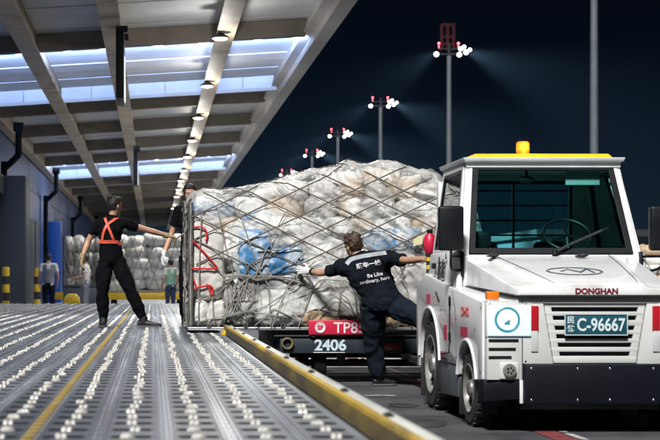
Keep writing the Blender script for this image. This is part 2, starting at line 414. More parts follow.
def text_obj(name, s, size, mat, parent, pos, xdir=(1, 0, 0), ydir=(0, 0, 1), width=None, bold=0.0, extrude=0.002, sy=1.0):
    """flat lettering at a world position on a surface; reads along xdir"""
    me = text_mesh(s, size, mat, bold, extrude)
    xs = [v.co.x for v in me.vertices]; ys = [v.co.y for v in me.vertices]
    w = max(xs)-min(xs); cx = (max(xs)+min(xs))/2; cy = (max(ys)+min(ys))/2
    k = (width/w) if width else 1.0
    X = Vector(xdir).normalized(); Y = Vector(ydir).normalized(); Z = X.cross(Y)
    org = ORG[parent] if parent else Vector((0, 0, 0))
    for v in me.vertices:
        c = v.co
        v.co = Vector(pos) + X*((c.x-cx)*k) + Y*((c.y-cy)*k*sy) + Z*c.z - org
    me.update()
    return link(name, me, parent)

def copy_tree(o, parent=None):
    c = o.copy(); COL.objects.link(c); c.parent = parent
    for ch in list(o.children): copy_tree(ch, c)
    return c

def lerp(a, b, t): return a + (b-a)*t
def smooth_path(pts, n=8):
    """Catmull-Rom through pts"""
    P = [Vector(p) for p in pts]; out = []
    for i in range(len(P)-1):
        p0 = P[max(i-1, 0)]; p1 = P[i]; p2 = P[i+1]; p3 = P[min(i+2, len(P)-1)]
        for k in range(n):
            t = k/n
            out.append(0.5*((2*p1) + (p2-p0)*t + (2*p0-5*p1+4*p2-p3)*t*t + (3*p1-p0-3*p2+p3)*t**3))
    out.append(P[-1]); return out
# ------------------------------------------------------------------ the ground
def ground():
    b = MB(); b.add([(-500, -60, 0), (500, -60, 0), (500, 1200, 0), (-500, 1200, 0)], [(0, 1, 2, 3)])
    g = b.build('ground', 'asphalt', smooth=0); tag(g, 'dark grey asphalt apron under the tug and dolly', kind='structure')
    b = MB(); b.add([(2.76, 3, .004), (2.92, 3, .004), (2.92, 60, .004), (2.76, 60, .004)], [(0, 1, 2, 3)])
    tag(b.build('road_marking_or_light', 'red_paint', smooth=0), 'worn red painted line running under the white tug', kind='structure')
    b = MB(); b.add([(2.94, 3, .004), (3.0, 3, .004), (3.0, 60, .004), (2.94, 60, .004)], [(0, 1, 2, 3)])
    tag(b.build('road_marking_or_light', 'white_mark_or_light', smooth=0), 'thin worn white line beside the red line', kind='structure')
    b = MB()
    b.add([(2.02, 14.3, .004), (2.32, 14.3, .004), (2.32, 14.42, .004), (2.02, 14.42, .004)], [(0, 1, 2, 3)])
    tag(b.build('road_marking_or_light', 'white_mark_or_light', smooth=0), 'short faint white dash near the worker\'s shoe', kind='structure')
    b = MB()
    b.add([(1.98, 19.2, .004), (4.4, 19.2, .004), (4.4, 21.4, .004), (2.1, 21.4, .004)], [(0, 1, 2, 3)])  # lit ground beyond the dolly, painted on as a pale patch
    tag(b.build('road_marking_or_light', 'white_mark_or_light', smooth=0), 'pale patch of light painted on the apron behind the dolly', kind='structure')
    for k, (x, y, r) in enumerate(((2.05, 11.6, .22), (1.62, 9.7, .16), (2.2, 13.2, .13))):
        ring = [(x+r*math.cos(a)*(1+.35*noise.noise(Vector((math.cos(a)*2, math.sin(a)*2, k*7)))), y+1.8*r*math.sin(a)*(1+.35*noise.noise(Vector((math.cos(a)*2+5, math.sin(a)*2, k*7)))), .004) for a in [2*math.pi*i/26 for i in range(26)]]
        b = MB(); b.add(ring, [tuple(range(26))])
        tag(b.build('oil_stain', 'oil', smooth=0), ('dark oil stain beside the front wheel', 'dark oil stain near the rail at the bottom', 'small dark oil stain beside the rear wheel')[k], kind='structure')
    b = MB(); b.box((-4.9, 39.2, 0.004), (3.2, 150, 0.15))
    tag(b.build('dock_floor', 'floor', smooth=0), 'raised concrete dock floor under the far canopy', kind='structure')
ground()

# ------------------------------------------------------------------ castor deck
ROW0, ROWP = 0.632, 0.236
NROW = 22
PITCH = 0.255
Y0, Y1 = 3.6, 39.0
def deck():
    root = empty('deck_floor', (-1.9, 3.6, 0), 'long aluminium roller deck with rows of white castors', None)
    root['kind'] = 'structure'
    nslot = int((Y1-Y0)/PITCH)
    # one castor tray per row: a sheet with a slot at every castor
    hw, sl, sw = 0.088, 0.046, 0.080
    castors = []
    for r in range(NROW):
        cx = ROW0 - r*ROWP
        b = MB()
        for i in range(nslot):
            ya = Y0+i*PITCH; yb = ya+PITCH; yc = (ya+yb)/2
            z = DECK
            out = [(cx-hw, ya, z), (cx, ya, z), (cx+hw, ya, z), (cx+hw, yc, z), (cx+hw, yb, z), (cx, yb, z), (cx-hw, yb, z), (cx-hw, yc, z)]
            hole = [(cx-sw*.75, yc-sl, z), (cx, yc-sl, z), (cx+sw*.75, yc-sl, z), (cx+sw, yc, z), (cx+sw*.75, yc+sl, z), (cx, yc+sl, z), (cx-sw*.75, yc+sl, z), (cx-sw, yc, z)]
            low = [(p[0], p[1], z-.03) for p in hole]
            fs = [(k, (k+1) % 8, 8+(k+1) % 8, 8+k) for k in range(8)] + [(8+k, 8+(k+1) % 8, 16+(k+1) % 8, 16+k) for k in range(8)]
            b.add(out+hole+low, fs)
            castors.append((yc, cx, r, i))
        tr = b.build('tray', ['tray', 'slot'], root, smooth=0)
        tr.data.polygons.foreach_set('material_index', [0 if q % 16 < 8 else 1 for q in range(len(tr.data.polygons))])  # slot walls coloured dark, shade of the recess put into the material
        # dark sheet below the slots, recess shade put into its colour
        b = MB(); b.add([(cx-hw, Y0, DECK-.029), (cx+hw, Y0, DECK-.029), (cx+hw, Y1, DECK-.029), (cx-hw, Y1, DECK-.029)], [(0, 1, 2, 3)])
        b.build('well', 'slot', root, smooth=0)
        # ribbed plank between this row and the next
        xa = cx-hw-.001; xb = cx-(ROWP-hw)+.001
        w = xa-xb
        prof = [(0, 0), (.10, 0), (.14, .007), (.22, .007), (.26, 0), (.45, 0), (.47, .004), (.53, .004), (.55, 0), (.74, 0), (.78, .007), (.86, .007), (.90, 0), (1, 0), (1, -.03), (0, -.03)]
        poly = [(xb+w*q, DECK+.001+zz) for q, zz in prof]
        cuts = [Y0, 9.9, 17.93, 26.0, Y1]
        for k in range(4):
            g = .004
            b = MB(); b.prism(poly, lambda p: (p[0], cuts[k]+g, p[1]), lambda p: (p[0], cuts[k+1]-g, p[1]))
            b.build('rib_plank', 'rib', root, smooth=0)
        # rivets on the nearer planks
        if -1.3 < cx < .6:
            b = MB()
            for k in range(70):
                yy = Y0+.1+k*.17
                for q in (.32, .66):
                    b.cyl((xb+w*q, yy, DECK), (xb+w*q, yy, DECK+.0045), .0045, 6, .003)
            o = b.build('rivets', 'rib', root, smooth=0); o['kind'] = 'stuff'
    # side beam of the deck under the rail and the deck skirt
    b = MB(); b.box((.712, Y0, .02), (.745, Y1, DECK+.002)); b.build('side_beam', 'tray', root, bev=.004)
    b = MB(); b.box((-4.7, Y1+.005, .02), (.745, Y1+.03, DECK-.001)); b.build('end_plate', 'slate', root)
    # seam: a narrow dark gap plate across the deck
    b = MB(); b.box((-4.6, 17.905, DECK-.02), (.71, 17.955, DECK+.003)); b.build('seam_strip', 'dark_metal', root)
    # yellow ladder marking between two rows
    cx = ROW0-4.5*ROWP
    rb = MB(); rb.box((-.020, -.040, 0), (.020, .040, .004)); rme = rb.mesh('rung', 'yellow_rung', bev=.002, seg=1)
    far = MB()
    k = 0; yy = Y0+.1
    while yy < 37:
        if k < 110: link('rung', rme, root, Vector((cx, yy, DECK+.0085))-ORG[root])
        else: far.box((cx-.020, yy-.040, DECK+.0085), (cx+.020, yy+.040, DECK+.0125))
        yy += .15; k += 1
    o = far.build('rungs', 'yellow_rung', root, smooth=0); o['kind'] = 'stuff'
    # castors
    def castor_mesh(seed, n=14):
        rnd = random.Random(seed); b = MB()
        r = .024
        for s in (-1, 1):
            x = s*.0105
            b.tube([(x-.0088, 0, 0), (x-.006, 0, 0), (x+.006, 0, 0), (x+.0088, 0, 0)], [r*.84, r, r, r*.84], n)
        return b.mesh('castor', 'castor', smooth=50)
    protos = [castor_mesh(k) for k in range(2)]
    castors = [c for c in castors if not (.36 < c[1] < .75 and 16.1 < c[0] < 18.7)]
    # how large each shows: near and inside the picture
    def shown(c):
        u = 153+1500*c[1]/c[0]
        return c[0] if (-10 < u < 500 and c[0] > 4.6) else 1000+c[0]
    castors.sort(key=shown)
    far = MB()
    rnd = random.Random(3)
    for k, (yc, cx, r, i) in enumerate(castors):
        if shown((yc, cx)) > 1000 and yc < 5: pass
        a = rnd.choice([0, .25, -.3, .6, -.7, .1, -.1, 1.0, -.9]) + rnd.uniform(-.15, .15)
        off = rnd.uniform(-.014, .014)
        zc = DECK-.011+rnd.uniform(-.003, .002)
        if k < 300:
            o = link('castor', protos[k % 2], root, Vector((cx+off, yc+rnd.uniform(-.006, .006), zc))-ORG[root], (0, 0, a))
        else:
            dx = Vector((math.cos(a), math.sin(a), 0))*.019
            c = Vector((cx+off, yc, zc))
            far.tube([c-dx, c-dx*.75, c+dx*.75, c+dx], [.020, .024, .024, .020], 9)
    o = far.build('castors', 'castor', root, smooth=50); o['kind'] = 'stuff'
    return root
deck()

# yellow guide rail along the deck edge
def rail():
    t = empty('guide_rail', (.78, 3.6, DECK), 'worn yellow guide rail along the edge of the roller deck', 'rail')
    cuts = [3.6, 9.35, 15.98]
    for k in range(2):
        a, c = cuts[k]+.006, cuts[k+1]-.006
        b = MB(); b.prism([(.748, DECK+.004), (.780, DECK+.004), (.780, DECK+.094), (.752, DECK+.094)], lambda p: (p[0], a, p[1]), lambda p: (p[0], c, p[1]))
        b.build('guide_bar', 'yellow_rail', t, bev=.004)
        b = MB(); b.box((.7815, a, DECK-.12), (.832, c, DECK+.091)); b.build('outer_cap', 'rail_cap', t, bev=.003)
    b = MB(); b.prism([(.715, DECK+.004), (.748, DECK+.004), (.748, DECK+.05), (.735, DECK+.03)], lambda p: (p[0], 15.4, p[1]), lambda p: (p[0], 15.98, p[1]))
    b.build('end_shoe', 'yellow', t, bev=.003)
    for yy in (4.1, 5.04, 6.2, 7.5, 8.9, 10.3, 11.7, 13.1, 14.5, 15.6):
        b = MB(); b.box((.776, yy-.035, DECK+.0945), (.806, yy+.035, DECK+.101)); b.build('clamp', 'dark_metal', t, bev=.003)
        b = MB(); b.cyl((.79, yy-.01, DECK+.101), (.79, yy-.01, DECK+.107), .008, 6); b.build('bolt', 'dark_metal', t)
    b = MB(); b.box((.7455, 3.62, DECK+.006), (.7495, 15.4, DECK+.078)); b.build('olive_plate', 'rail_olive', t, bev=.0015)  # thin strip of darker brown-olive over the bar's inner face
rail()

# ------------------------------------------------------------------ canopy
RS = 0.06                                  # the canopy rises outwards
def RZ(x): return CAM_Z + 5.21 + RS*x      # underside of the long beams
LB = [-4.75, -2.70, -0.85, 1.55, 3.80]     # long beams
YR0, YR1 = 20.0, 150.0
CROSS = [20.4, 27.2, 33.9, 43.3, 46.2, 52.6, 59.2, 65.4, 73.4, 80, 87, 94, 101, 108, 115, 122, 129, 136, 143]
RAISED = [(34.05, 43.1), (65.6, 73.2)]
def canopy():
    t = empty('loading_canopy', (3.8, 20, 0), 'sloping metal canopy roof on beams over the roller deck', 'canopy')
    for i, x in enumerate(LB):
        w = .40 if i not in (0, 4) else .30
        z0 = RZ(x)
        if i == 4: continue
        b = MB(); b.box((x-w/2, YR0, z0), (x+w/2, YR1, z0+.05)); b.box((x-.05, YR0, z0+.051), (x+.05, YR1, z0+.62))
        b.box((x-w/2, YR0, z0+.621), (x+w/2, YR1, z0+.66))
        o = b.build('long_beam', 'beam', t, smooth=0)
        if i == 3: o['label'] = 'pale long beam that carries the row of round lamps'
    # outer fascia box
    z0 = RZ(3.8)
    b = MB(); b.prism([(3.62, z0+.02), (3.95, z0+.02), (4.02, z0+.85), (3.95, z0+.9), (3.9, z0+.2), (3.62, z0+.2)], lambda p: (p[0], YR0, p[1]), lambda p: (p[0], YR1, p[1]))
    b.build('fascia', 'fascia', t, smooth=0)
    b = MB(); b.prism([(3.40, z0+.22), (3.62, z0+.205), (3.9, z0+.205), (3.88, z0+.85), (3.55, z0+.85)], lambda p: (p[0], YR0, p[1]), lambda p: (p[0], YR1, p[1]))
    b.build('gutter_box', 'fascia', t, smooth=0)
    for y in CROSS:
        for i in range(4):
            xa, xb = LB[i]+.06, LB[i+1]-.06
            if i == 3: xb = 3.45
            za, zb = RZ(xa)+.16, RZ(xb)+.16
            h = .395
            b = MB(); b.hexa([(xa, y-.11, za), (xb, y-.11, zb), (xb, y+.11, zb), (xa, y+.11, za), (xa, y-.11, za+h), (xb, y-.11, zb+h), (xb, y+.11, zb+h), (xa, y+.11, za+h)])
            b.build('cross_beam', 'crossbeam', t, bev=.01, seg=1)
    # roof sheets between the long beams, lifted in the lantern bays
    def sheet(xa, xb, ya, yb, dz, name='panel'):
        za, zb = RZ(xa)+.56+dz, RZ(xb)+.56+dz
        b = MB(); b.hexa([(xa, ya, za), (xb, ya, zb), (xb, yb, zb), (xa, yb, za), (xa, ya, za+.05), (xb, ya, zb+.05), (xb, yb, zb+.05), (xa, yb, za+.05)])
        b.build(name, 'roof_panel', t, smooth=0)
    for i in range(4):
        xa, xb = LB[i]+.062, LB[i+1]-.062
        if i == 3: xb = 3.55
        y = YR0
        while y < 80:
            y2 = min(y+1.34, 80)
            dz = 0
            for (a, c) in RAISED:
                if a-.6 < (y+y2)/2 < c+.1: dz = 0
            gp = .012 if any(a < y < c for a, c in RAISED) else .03
            sheet(xa, xb, y+gp, y2-gp, dz + (.012 if int(y/1.34) % 2 else 0)); y = y2
        sheet(xa, xb, 80.01, YR1, 0)
        for (a, c) in RAISED:
            za, zb = RZ(xa)+.18, RZ(xb)+.18
            # the upright far face of the lantern with its bright lower trim
            n = 2
            for k in range(n):
                x0, x1 = lerp(xa, xb, k/n)+.008, lerp(xa, xb, (k+1)/n)-.008
                p0, p1 = lerp(za, zb, k/n), lerp(za, zb, (k+1)/n)
                b = MB(); b.hexa([(x0, c, p0), (x1, c, p1), (x1, c+.04, p1), (x0, c+.04, p0), (x0, c, p0+.375), (x1, c, p1+.375), (x1, c+.04, p1+.375), (x0, c+.04, p0+.375)])
                b.build('lantern_panel', 'roof_panel', t, smooth=0)
            b = MB(); b.hexa([(xa, c-.07, za-.06), (xb, c-.07, zb-.06), (xb, c-.005, zb-.06), (xa, c-.005, za-.06), (xa, c-.07, za+.03), (xb, c-.07, zb+.03), (xb, c-.005, zb+.03), (xa, c-.005, za+.03)])
            b.build('trim', 'fascia', t, smooth=0)
            # LED batten sitting on the far side of the cross beam, shining into the lantern
            for x in ([lerp(xa, xb, .27), lerp(xa, xb, .73)]):
                L_ = (xb-xa)*.36
                z = RZ(x)+.185
                b = MB(); b.box((x-L_/2, a+.02, z), (x+L_/2, a+.06, z+.05)); bt = b.build('led_batten', 'led', t)
                li = bpy.data.lights.new('batten_glow', 'AREA'); li.shape = 'RECTANGLE'; li.size = L_; li.size_y = .05; li.spread = R(115); li.energy = 820; li.color = (.36, .52, 1.0)
                lo = bpy.data.objects.new('batten_glow', li); COL.objects.link(lo); lo.parent = bt
                lo.location = Vector((x, a+.10, z+.02))-ORG[bt]; lo.rotation_euler = Vector((0, .62, .78)).to_track_quat('-Z', 'Y').to_euler()
    # top skin so that no light leaks in
    b = MB(); b.hexa([(-5.0, YR0, RZ(-5)+1.45), (4.0, YR0, RZ(4)+1.45), (4.0, YR1, RZ(4)+1.45), (-5.0, YR1, RZ(-5)+1.45), (-5.0, YR0, RZ(-5)+1.5), (4.0, YR0, RZ(4)+1.5), (4.0, YR1, RZ(4)+1.5), (-5.0, YR1, RZ(-5)+1.5)])
    b.build('roof_skin', 'wall_grey', t, smooth=0)
    b = MB(); b.hexa([(-5.0, YR0-.1, RZ(-5)+.5), (4.0, YR0-.1, RZ(4)+.5), (4.0, YR0-.02, RZ(4)+.5), (-5.0, YR0-.02, RZ(-5)+.5), (-5.0, YR0-.1, RZ(-5)+1.5), (4.0, YR0-.1, RZ(4)+1.5), (4.0, YR0-.02, RZ(4)+1.5), (-5.0, YR0-.02, RZ(-5)+1.5)])
    b.build('end_fascia', 'fascia', t, smooth=0)
    # gusset plates where the beams meet
    for y in CROSS[1:9]:
        for x in LB[1:4]:
            for s in (-1, 1):
                b = MB(); b.box((x+s*.13-.06, y-.14, RZ(x)+.052), (x+s*.13+.06, y+.14, RZ(x)+.075)); b.build('gusset', 'beam', t)
    # conduit along the lamp beam
    b = MB(); b.tube([(1.80, YR0, RZ(1.8)+.30), (1.80, YR1, RZ(1.8)+.30)], .03, 6); b.build('conduit', 'dark_metal', t)
canopy()

ORD = ['nearest', 'second', 'third', 'fourth', 'fifth', 'sixth', 'seventh', 'eighth', 'ninth', 'tenth', 'eleventh', 'twelfth', 'thirteenth', 'fourteenth', 'fifteenth', 'sixteenth', 'seventeenth']
def lamps():
    ys = [24.0, 31.7, 39.4, 47.0, 54.5, 61.6, 69.0, 76.0, 83.0, 90.0, 104.0]
    for k, y in enumerate(ys):
        x = 1.42; z = CAM_Z+5.19
        t = empty('canopy_lamp', (x, y, z), None, 'lamp', 'round lamps in a row under the canopy beam')
        n = k-1
        t['label'] = 'round white lamp under the canopy beam, ' + (('the one out of frame overhead') if k == 0 else ('%s of its row from the camera' % ORD[n]))
        b = MB(); b.tube([(x, y, z-.02), (x, y, z+.02), (x, y, z+.07), (x, y, z+.10)], [.19, .18, .10, .05], 20); b.build('lamp_shade', 'dark_metal', t)
        b = MB(); b.ell((x, y, z-.015), (.165, .165, .045), 18, 8); b.build('lens', 'lamp_white', t)
        b = MB(); b.tube([(x, y, z+.09), (x, y, z+.24), (x+.1, y, z+.27)], .018, 8); b.build('bracket', 'dark_metal', t)
        li = bpy.data.lights.new('lamp_glow', 'POINT'); li.energy = 46; li.color = (1.0, .96, .88); li.shadow_soft_size = .10
        lo = bpy.data.objects.new('lamp_glow', li); COL.objects.link(lo); lo.parent = t; lo.location = (0, 0, -.55)
        li = bpy.data.lights.new('lamp_beam', 'SPOT'); li.energy = 800; li.color = (1.0, .97, .90); li.shadow_soft_size = .14; li.spot_size = R(150); li.spot_blend = .5
        lo = bpy.data.objects.new('lamp_beam', li); COL.objects.link(lo); lo.parent = t; lo.location = (0, 0, -.10)
lamps()

def hanging_signs():
    for k, (y, x, n) in enumerate([(30.0, -.63, 'nearer'), (56.5, -.62, 'farther')]):
        z1 = RZ(x)-.05; h = 1.42
        t = empty('hanging_sign', (x, y, z1-h), 'tall narrow lit sign box hanging edge-on under the canopy, the %s one' % n, 'sign', 'sign boxes hanging under the canopy')
        b = MB(); b.box((x-.115, y, z1-h), (x+.045, y+1.3, z1-.08)); b.build('housing', 'trim_black', t, bev=.008)
        b = MB(); b.box((x+.0455, y+.5, z1-h+.05), (x+.055, y+1.26, z1-.5)); b.build('lit_face', 'sign_lit', t)
        for yy in (y+.15, y+1.15):
            b = MB(); b.box((x-.12, yy-.03, z1-.08), (x+.12, yy+.03, z1+.05)); b.build('bracket', 'trim_black', t)
hanging_signs()

# ------------------------------------------------------------------ terminal wall on the left
def terminal():
    X = -4.92
    t = empty('terminal_building', (X, 30, 0), 'blue panelled cargo terminal wall beside the roller deck', 'building')
    b = MB(); b.box((X-.4, 24, 0), (X-.06, 150, 6.8)); b.build('wall_core', 'slate', t, smooth=0)
    rnd = random.Random(5)
    y = 24.0
    while y < 149:
        w = 3.2
        for (z0, z1) in ((.05, 1.6), (1.62, 3.3), (3.32, 4.8), (4.82, 5.92)):
            d = rnd.uniform(0, .012)
            b = MB(); b.box((X-.05, y+.012, z0), (X+.01+d, y+w-.012, z1)); b.build('panel', 'blue_wall', t, smooth=0)
        y += w
    # door portal near the deck end
    b = MB(); b.box((X+.03, 45.6, 0), (-3.88, 47.4, 4.35)); b.build('portal_jamb', 'slate', t, bev=.03)
    b = MB(); b.box((X+.03, 36.0, 3.75), (-4.5, 45.58, 4.35)); b.build('portal_lintel', 'slate', t, bev=.03)
    b = MB(); b.box((X+.025, 37.0, .2), (X+.10, 45.5, 3.9)); b.build('roller_door', 'wall_grey', t)
    for k in range(9):
        b = MB(); b.box((X+.11, 37.0, .3+k*.4), (X+.125, 45.5, .62+k*.4)); b.build('slat', 'wall_grey', t)
    for yy in (70.0, 92.0, 118.0):
        b = MB(); b.box((X+.03, yy, 0), (X+.62, yy+1.1, 3.95)); b.build('pilaster', 'blue_wall', t, bev=.03)
    for yy in (58.0, 80.0, 104.0):
        b = MB(); b.box((X+.03, yy, .15), (X+.16, yy+5, 3.6)); b.build('door', 'slate', t, bev=.02)
        b = MB(); b.box((X+.165, yy+2.4, .15), (X+.19, yy+2.5, 3.6)); b.build('door_seam', 'dark_metal', t)
    for yy in (47.5, 66.0, 88.0, 113.0):
        xo = -4.26
        pts = [(xo, yy, RZ(xo)+.1), (xo, yy, 5.25), (xo-.02, yy, 5.12), (X+.24, yy, 4.72), (X+.20, yy, 4.6), (X+.20, yy, .1)]
        b = MB(); b.tube(smooth_path(pts, 4), .105, 10); b.build('downpipe', 'pipe', t)
        b = MB(); b.box((xo-.16, yy-.16, RZ(xo)-.15), (xo+.16, yy+.16, RZ(xo)+.12)); b.build('hopper', 'pipe', t, bev=.02)
        for zz in (1.2, 2.6, 4.1):
            b = MB(); b.tube([(X+.20, yy, zz), (X+.20, yy, zz+.05)], .125, 10); b.build('pipe_clip', 'pipe', t)
    # far end wall
    b = MB(); b.box((-4.9, 148.2, 0), (4.0, 148.6, 6.2)); b.build('end_wall', 'wall_grey', t)
terminal()

def bollard(x, y, z0, h, label):
    t = empty('bollard', (x, y, z0), label, 'bollard', 'yellow and black bollards by the terminal wall')
    n = 6
    for k in range(n):
        b = MB(); b.cyl((x, y, z0+h*k/n), (x, y, z0+h*(k+1)/n-.001), .10, 14); b.build('band', 'yellow' if k % 2 else 'black', t)
    b = MB(); b.ell((x, y, z0+h), (.10, .10, .03), 14, 6); b.build('cap', 'yellow', t)
bollard(-3.98, 40.6, .15, 1.34, 'yellow and black bollard at the left picture edge')
bollard(-3.42, 44.3, .15, 1.34, 'yellow and black bollard beside the grey portal jamb')

def kerb_block(x, y, label):
    b = MB(); b.prism([(-.22, 0), (.22, 0), (.2, .26), (.1, .36), (-.1, .36), (-.2, .26)], lambda p: (x+p[0], y, DECK-.1+p[1]), lambda p: (x+p[0], y+.25, DECK-.1+p[1]))
    o = b.build('wheel_stop', 'yellow', bev=.01); rooted(o, (x, y, DECK-.1)); tag(o, label, 'stop block', 'yellow stop blocks at the deck end')
kerb_block(-2.13, 39.3, 'small yellow stop block at the deck end')

# ------------------------------------------------------------------ floodlight masts
def mast(y, x, H, label, glow=True, tower=False):
    t = empty('floodlight_mast', (x, y, 0), label, 'floodlight mast', 'row of apron floodlight masts')
    n = 6
    b = MB(); b.tube([(x, y, 0), (x, y, H*.4), (x, y, H-.6)], [.33, .28, .22], 16); b.build('pole', 'mast', t)
    b = MB(); b.tube([(x, y, 0), (x, y, .35)], [.6, .55], 16); b.build('base', 'mast', t)
    b = MB(); b.bar((x-1.5, y, H-.4), (x+1.9, y, H-.4), .18, .16); b.bar((x-1.2, y, H+.15), (x+1.5, y, H+.15), .10, .10)
    b.bar((x, y, H-.6), (x, y, H+.6), .2, .2); b.build('head_frame', 'dark_metal', t)
    fl = [(-1.35, -.45, .24), (1.0, -.50, .23), (1.15, .10, .21), (1.70, -.25, .24), (2.1, .0, .17), (1.5, .30, .17)]
    for (dx, dz, r) in fl:
        c = Vector((x+dx, y-.25, H+dz))
        b = MB(); b.tube([c+Vector((0, .30, .10)), c+Vector((0, .02, 0))], [r*.55, r*1.02], 12); b.build('floodlight', 'dark_metal', t)
        b = MB(); b.ell(c, (r, .12, r), 14, 8); b.build('lens', 'flood', t)
    for dx in (-1.05, .95):
        b = MB(); b.cyl((x+dx, y, H+.15), (x+dx, y, H+.55), .04, 6); b.ell((x+dx, y-.05, H+.68), (.13, .13, .13), 12, 8); b.build('obstruction_light', 'red_light', t)
    for (dx, d, pw) in (((1.5, Vector((.86, -.25, -.40)), 430000), (-1.35, Vector((-.80, -.25, -.55)), 90000)) if glow else ()):
        li = bpy.data.lights.new('mast_glow', 'SPOT'); li.energy = pw; li.color = (.80, .92, 1.0); li.shadow_soft_size = .3; li.spot_size = R(58); li.spot_blend = 1.0
        lo = bpy.data.objects.new('mast_glow', li); COL.objects.link(lo); lo.parent = t; lo.location = (dx, -.75, H-.15); lo.rotation_euler = d.to_track_quat('-Z', 'Y').to_euler()
    if tower:
        for zz in (.75, 1.5, 2.75):
            b = MB(); b.bar((x-.66, y+.3, H+zz), (x+.66, y+.3, H+zz), .07, .07); b.bar((x-.66, y+1.2, H+zz), (x+.66, y+1.2, H+zz), .07, .07); b.build('cage_rail', 'red_tower', t)
        for dx in (-.62, .0, .62):
            for dy in (.3, 1.2):
                b = MB(); b.bar((x+dx, y+dy, H+.1), (x+dx, y+dy, H+2.8), .08, .08); b.build('cage_post', 'red_tower', t)
    return t
mast(102, 30.0, 25.6, 'floodlight mast rising behind the tug cab, its head above the frame', glow=False)
mast(154, 30.4, 25.0, 'tallest-looking floodlight mast in view, red cage above its lit head', tower=True)
mast(199, 30.2, 25.0, 'second floodlight mast in view, over the middle of the load')
mast(240, 29.6, 25.0, 'third floodlight mast in view, left of the second')
mast(277, 29.4, 25.0, 'fourth floodlight mast in view, low above the load')
mast(326, 29.1, 25.0, 'last floodlight mast, only its glowing head above the load')

def far_terminal():
    x0, y0 = 62, 240
    t = empty('far_terminal', (x0, y0, 0), 'dark low terminal building far across the apron', 'building')
    b = MB(); b.box((x0, y0, 0), (x0+70, y0+30, 8.5)); b.build('wall', 'slate', t)
    b = MB(); b.box((x0-1, y0-1.5, 8.5), (x0+71, y0+31, 9.6)); b.build('roof', 'dark_metal', t)
    for k in range(11):
        b = MB(); b.box((x0+2+k*6.2, y0-.06, 2.5), (x0+6.6+k*6.2, y0-.01, 5.6)); b.build('window', 'glass_side', t)
        b = MB(); b.box((x0+1.6+k*6.2-.5, y0-.35, 0), (x0+1.6+k*6.2, y0-.02, 8.4)); b.build('pillar', 'wall_grey', t)
far_terminal()
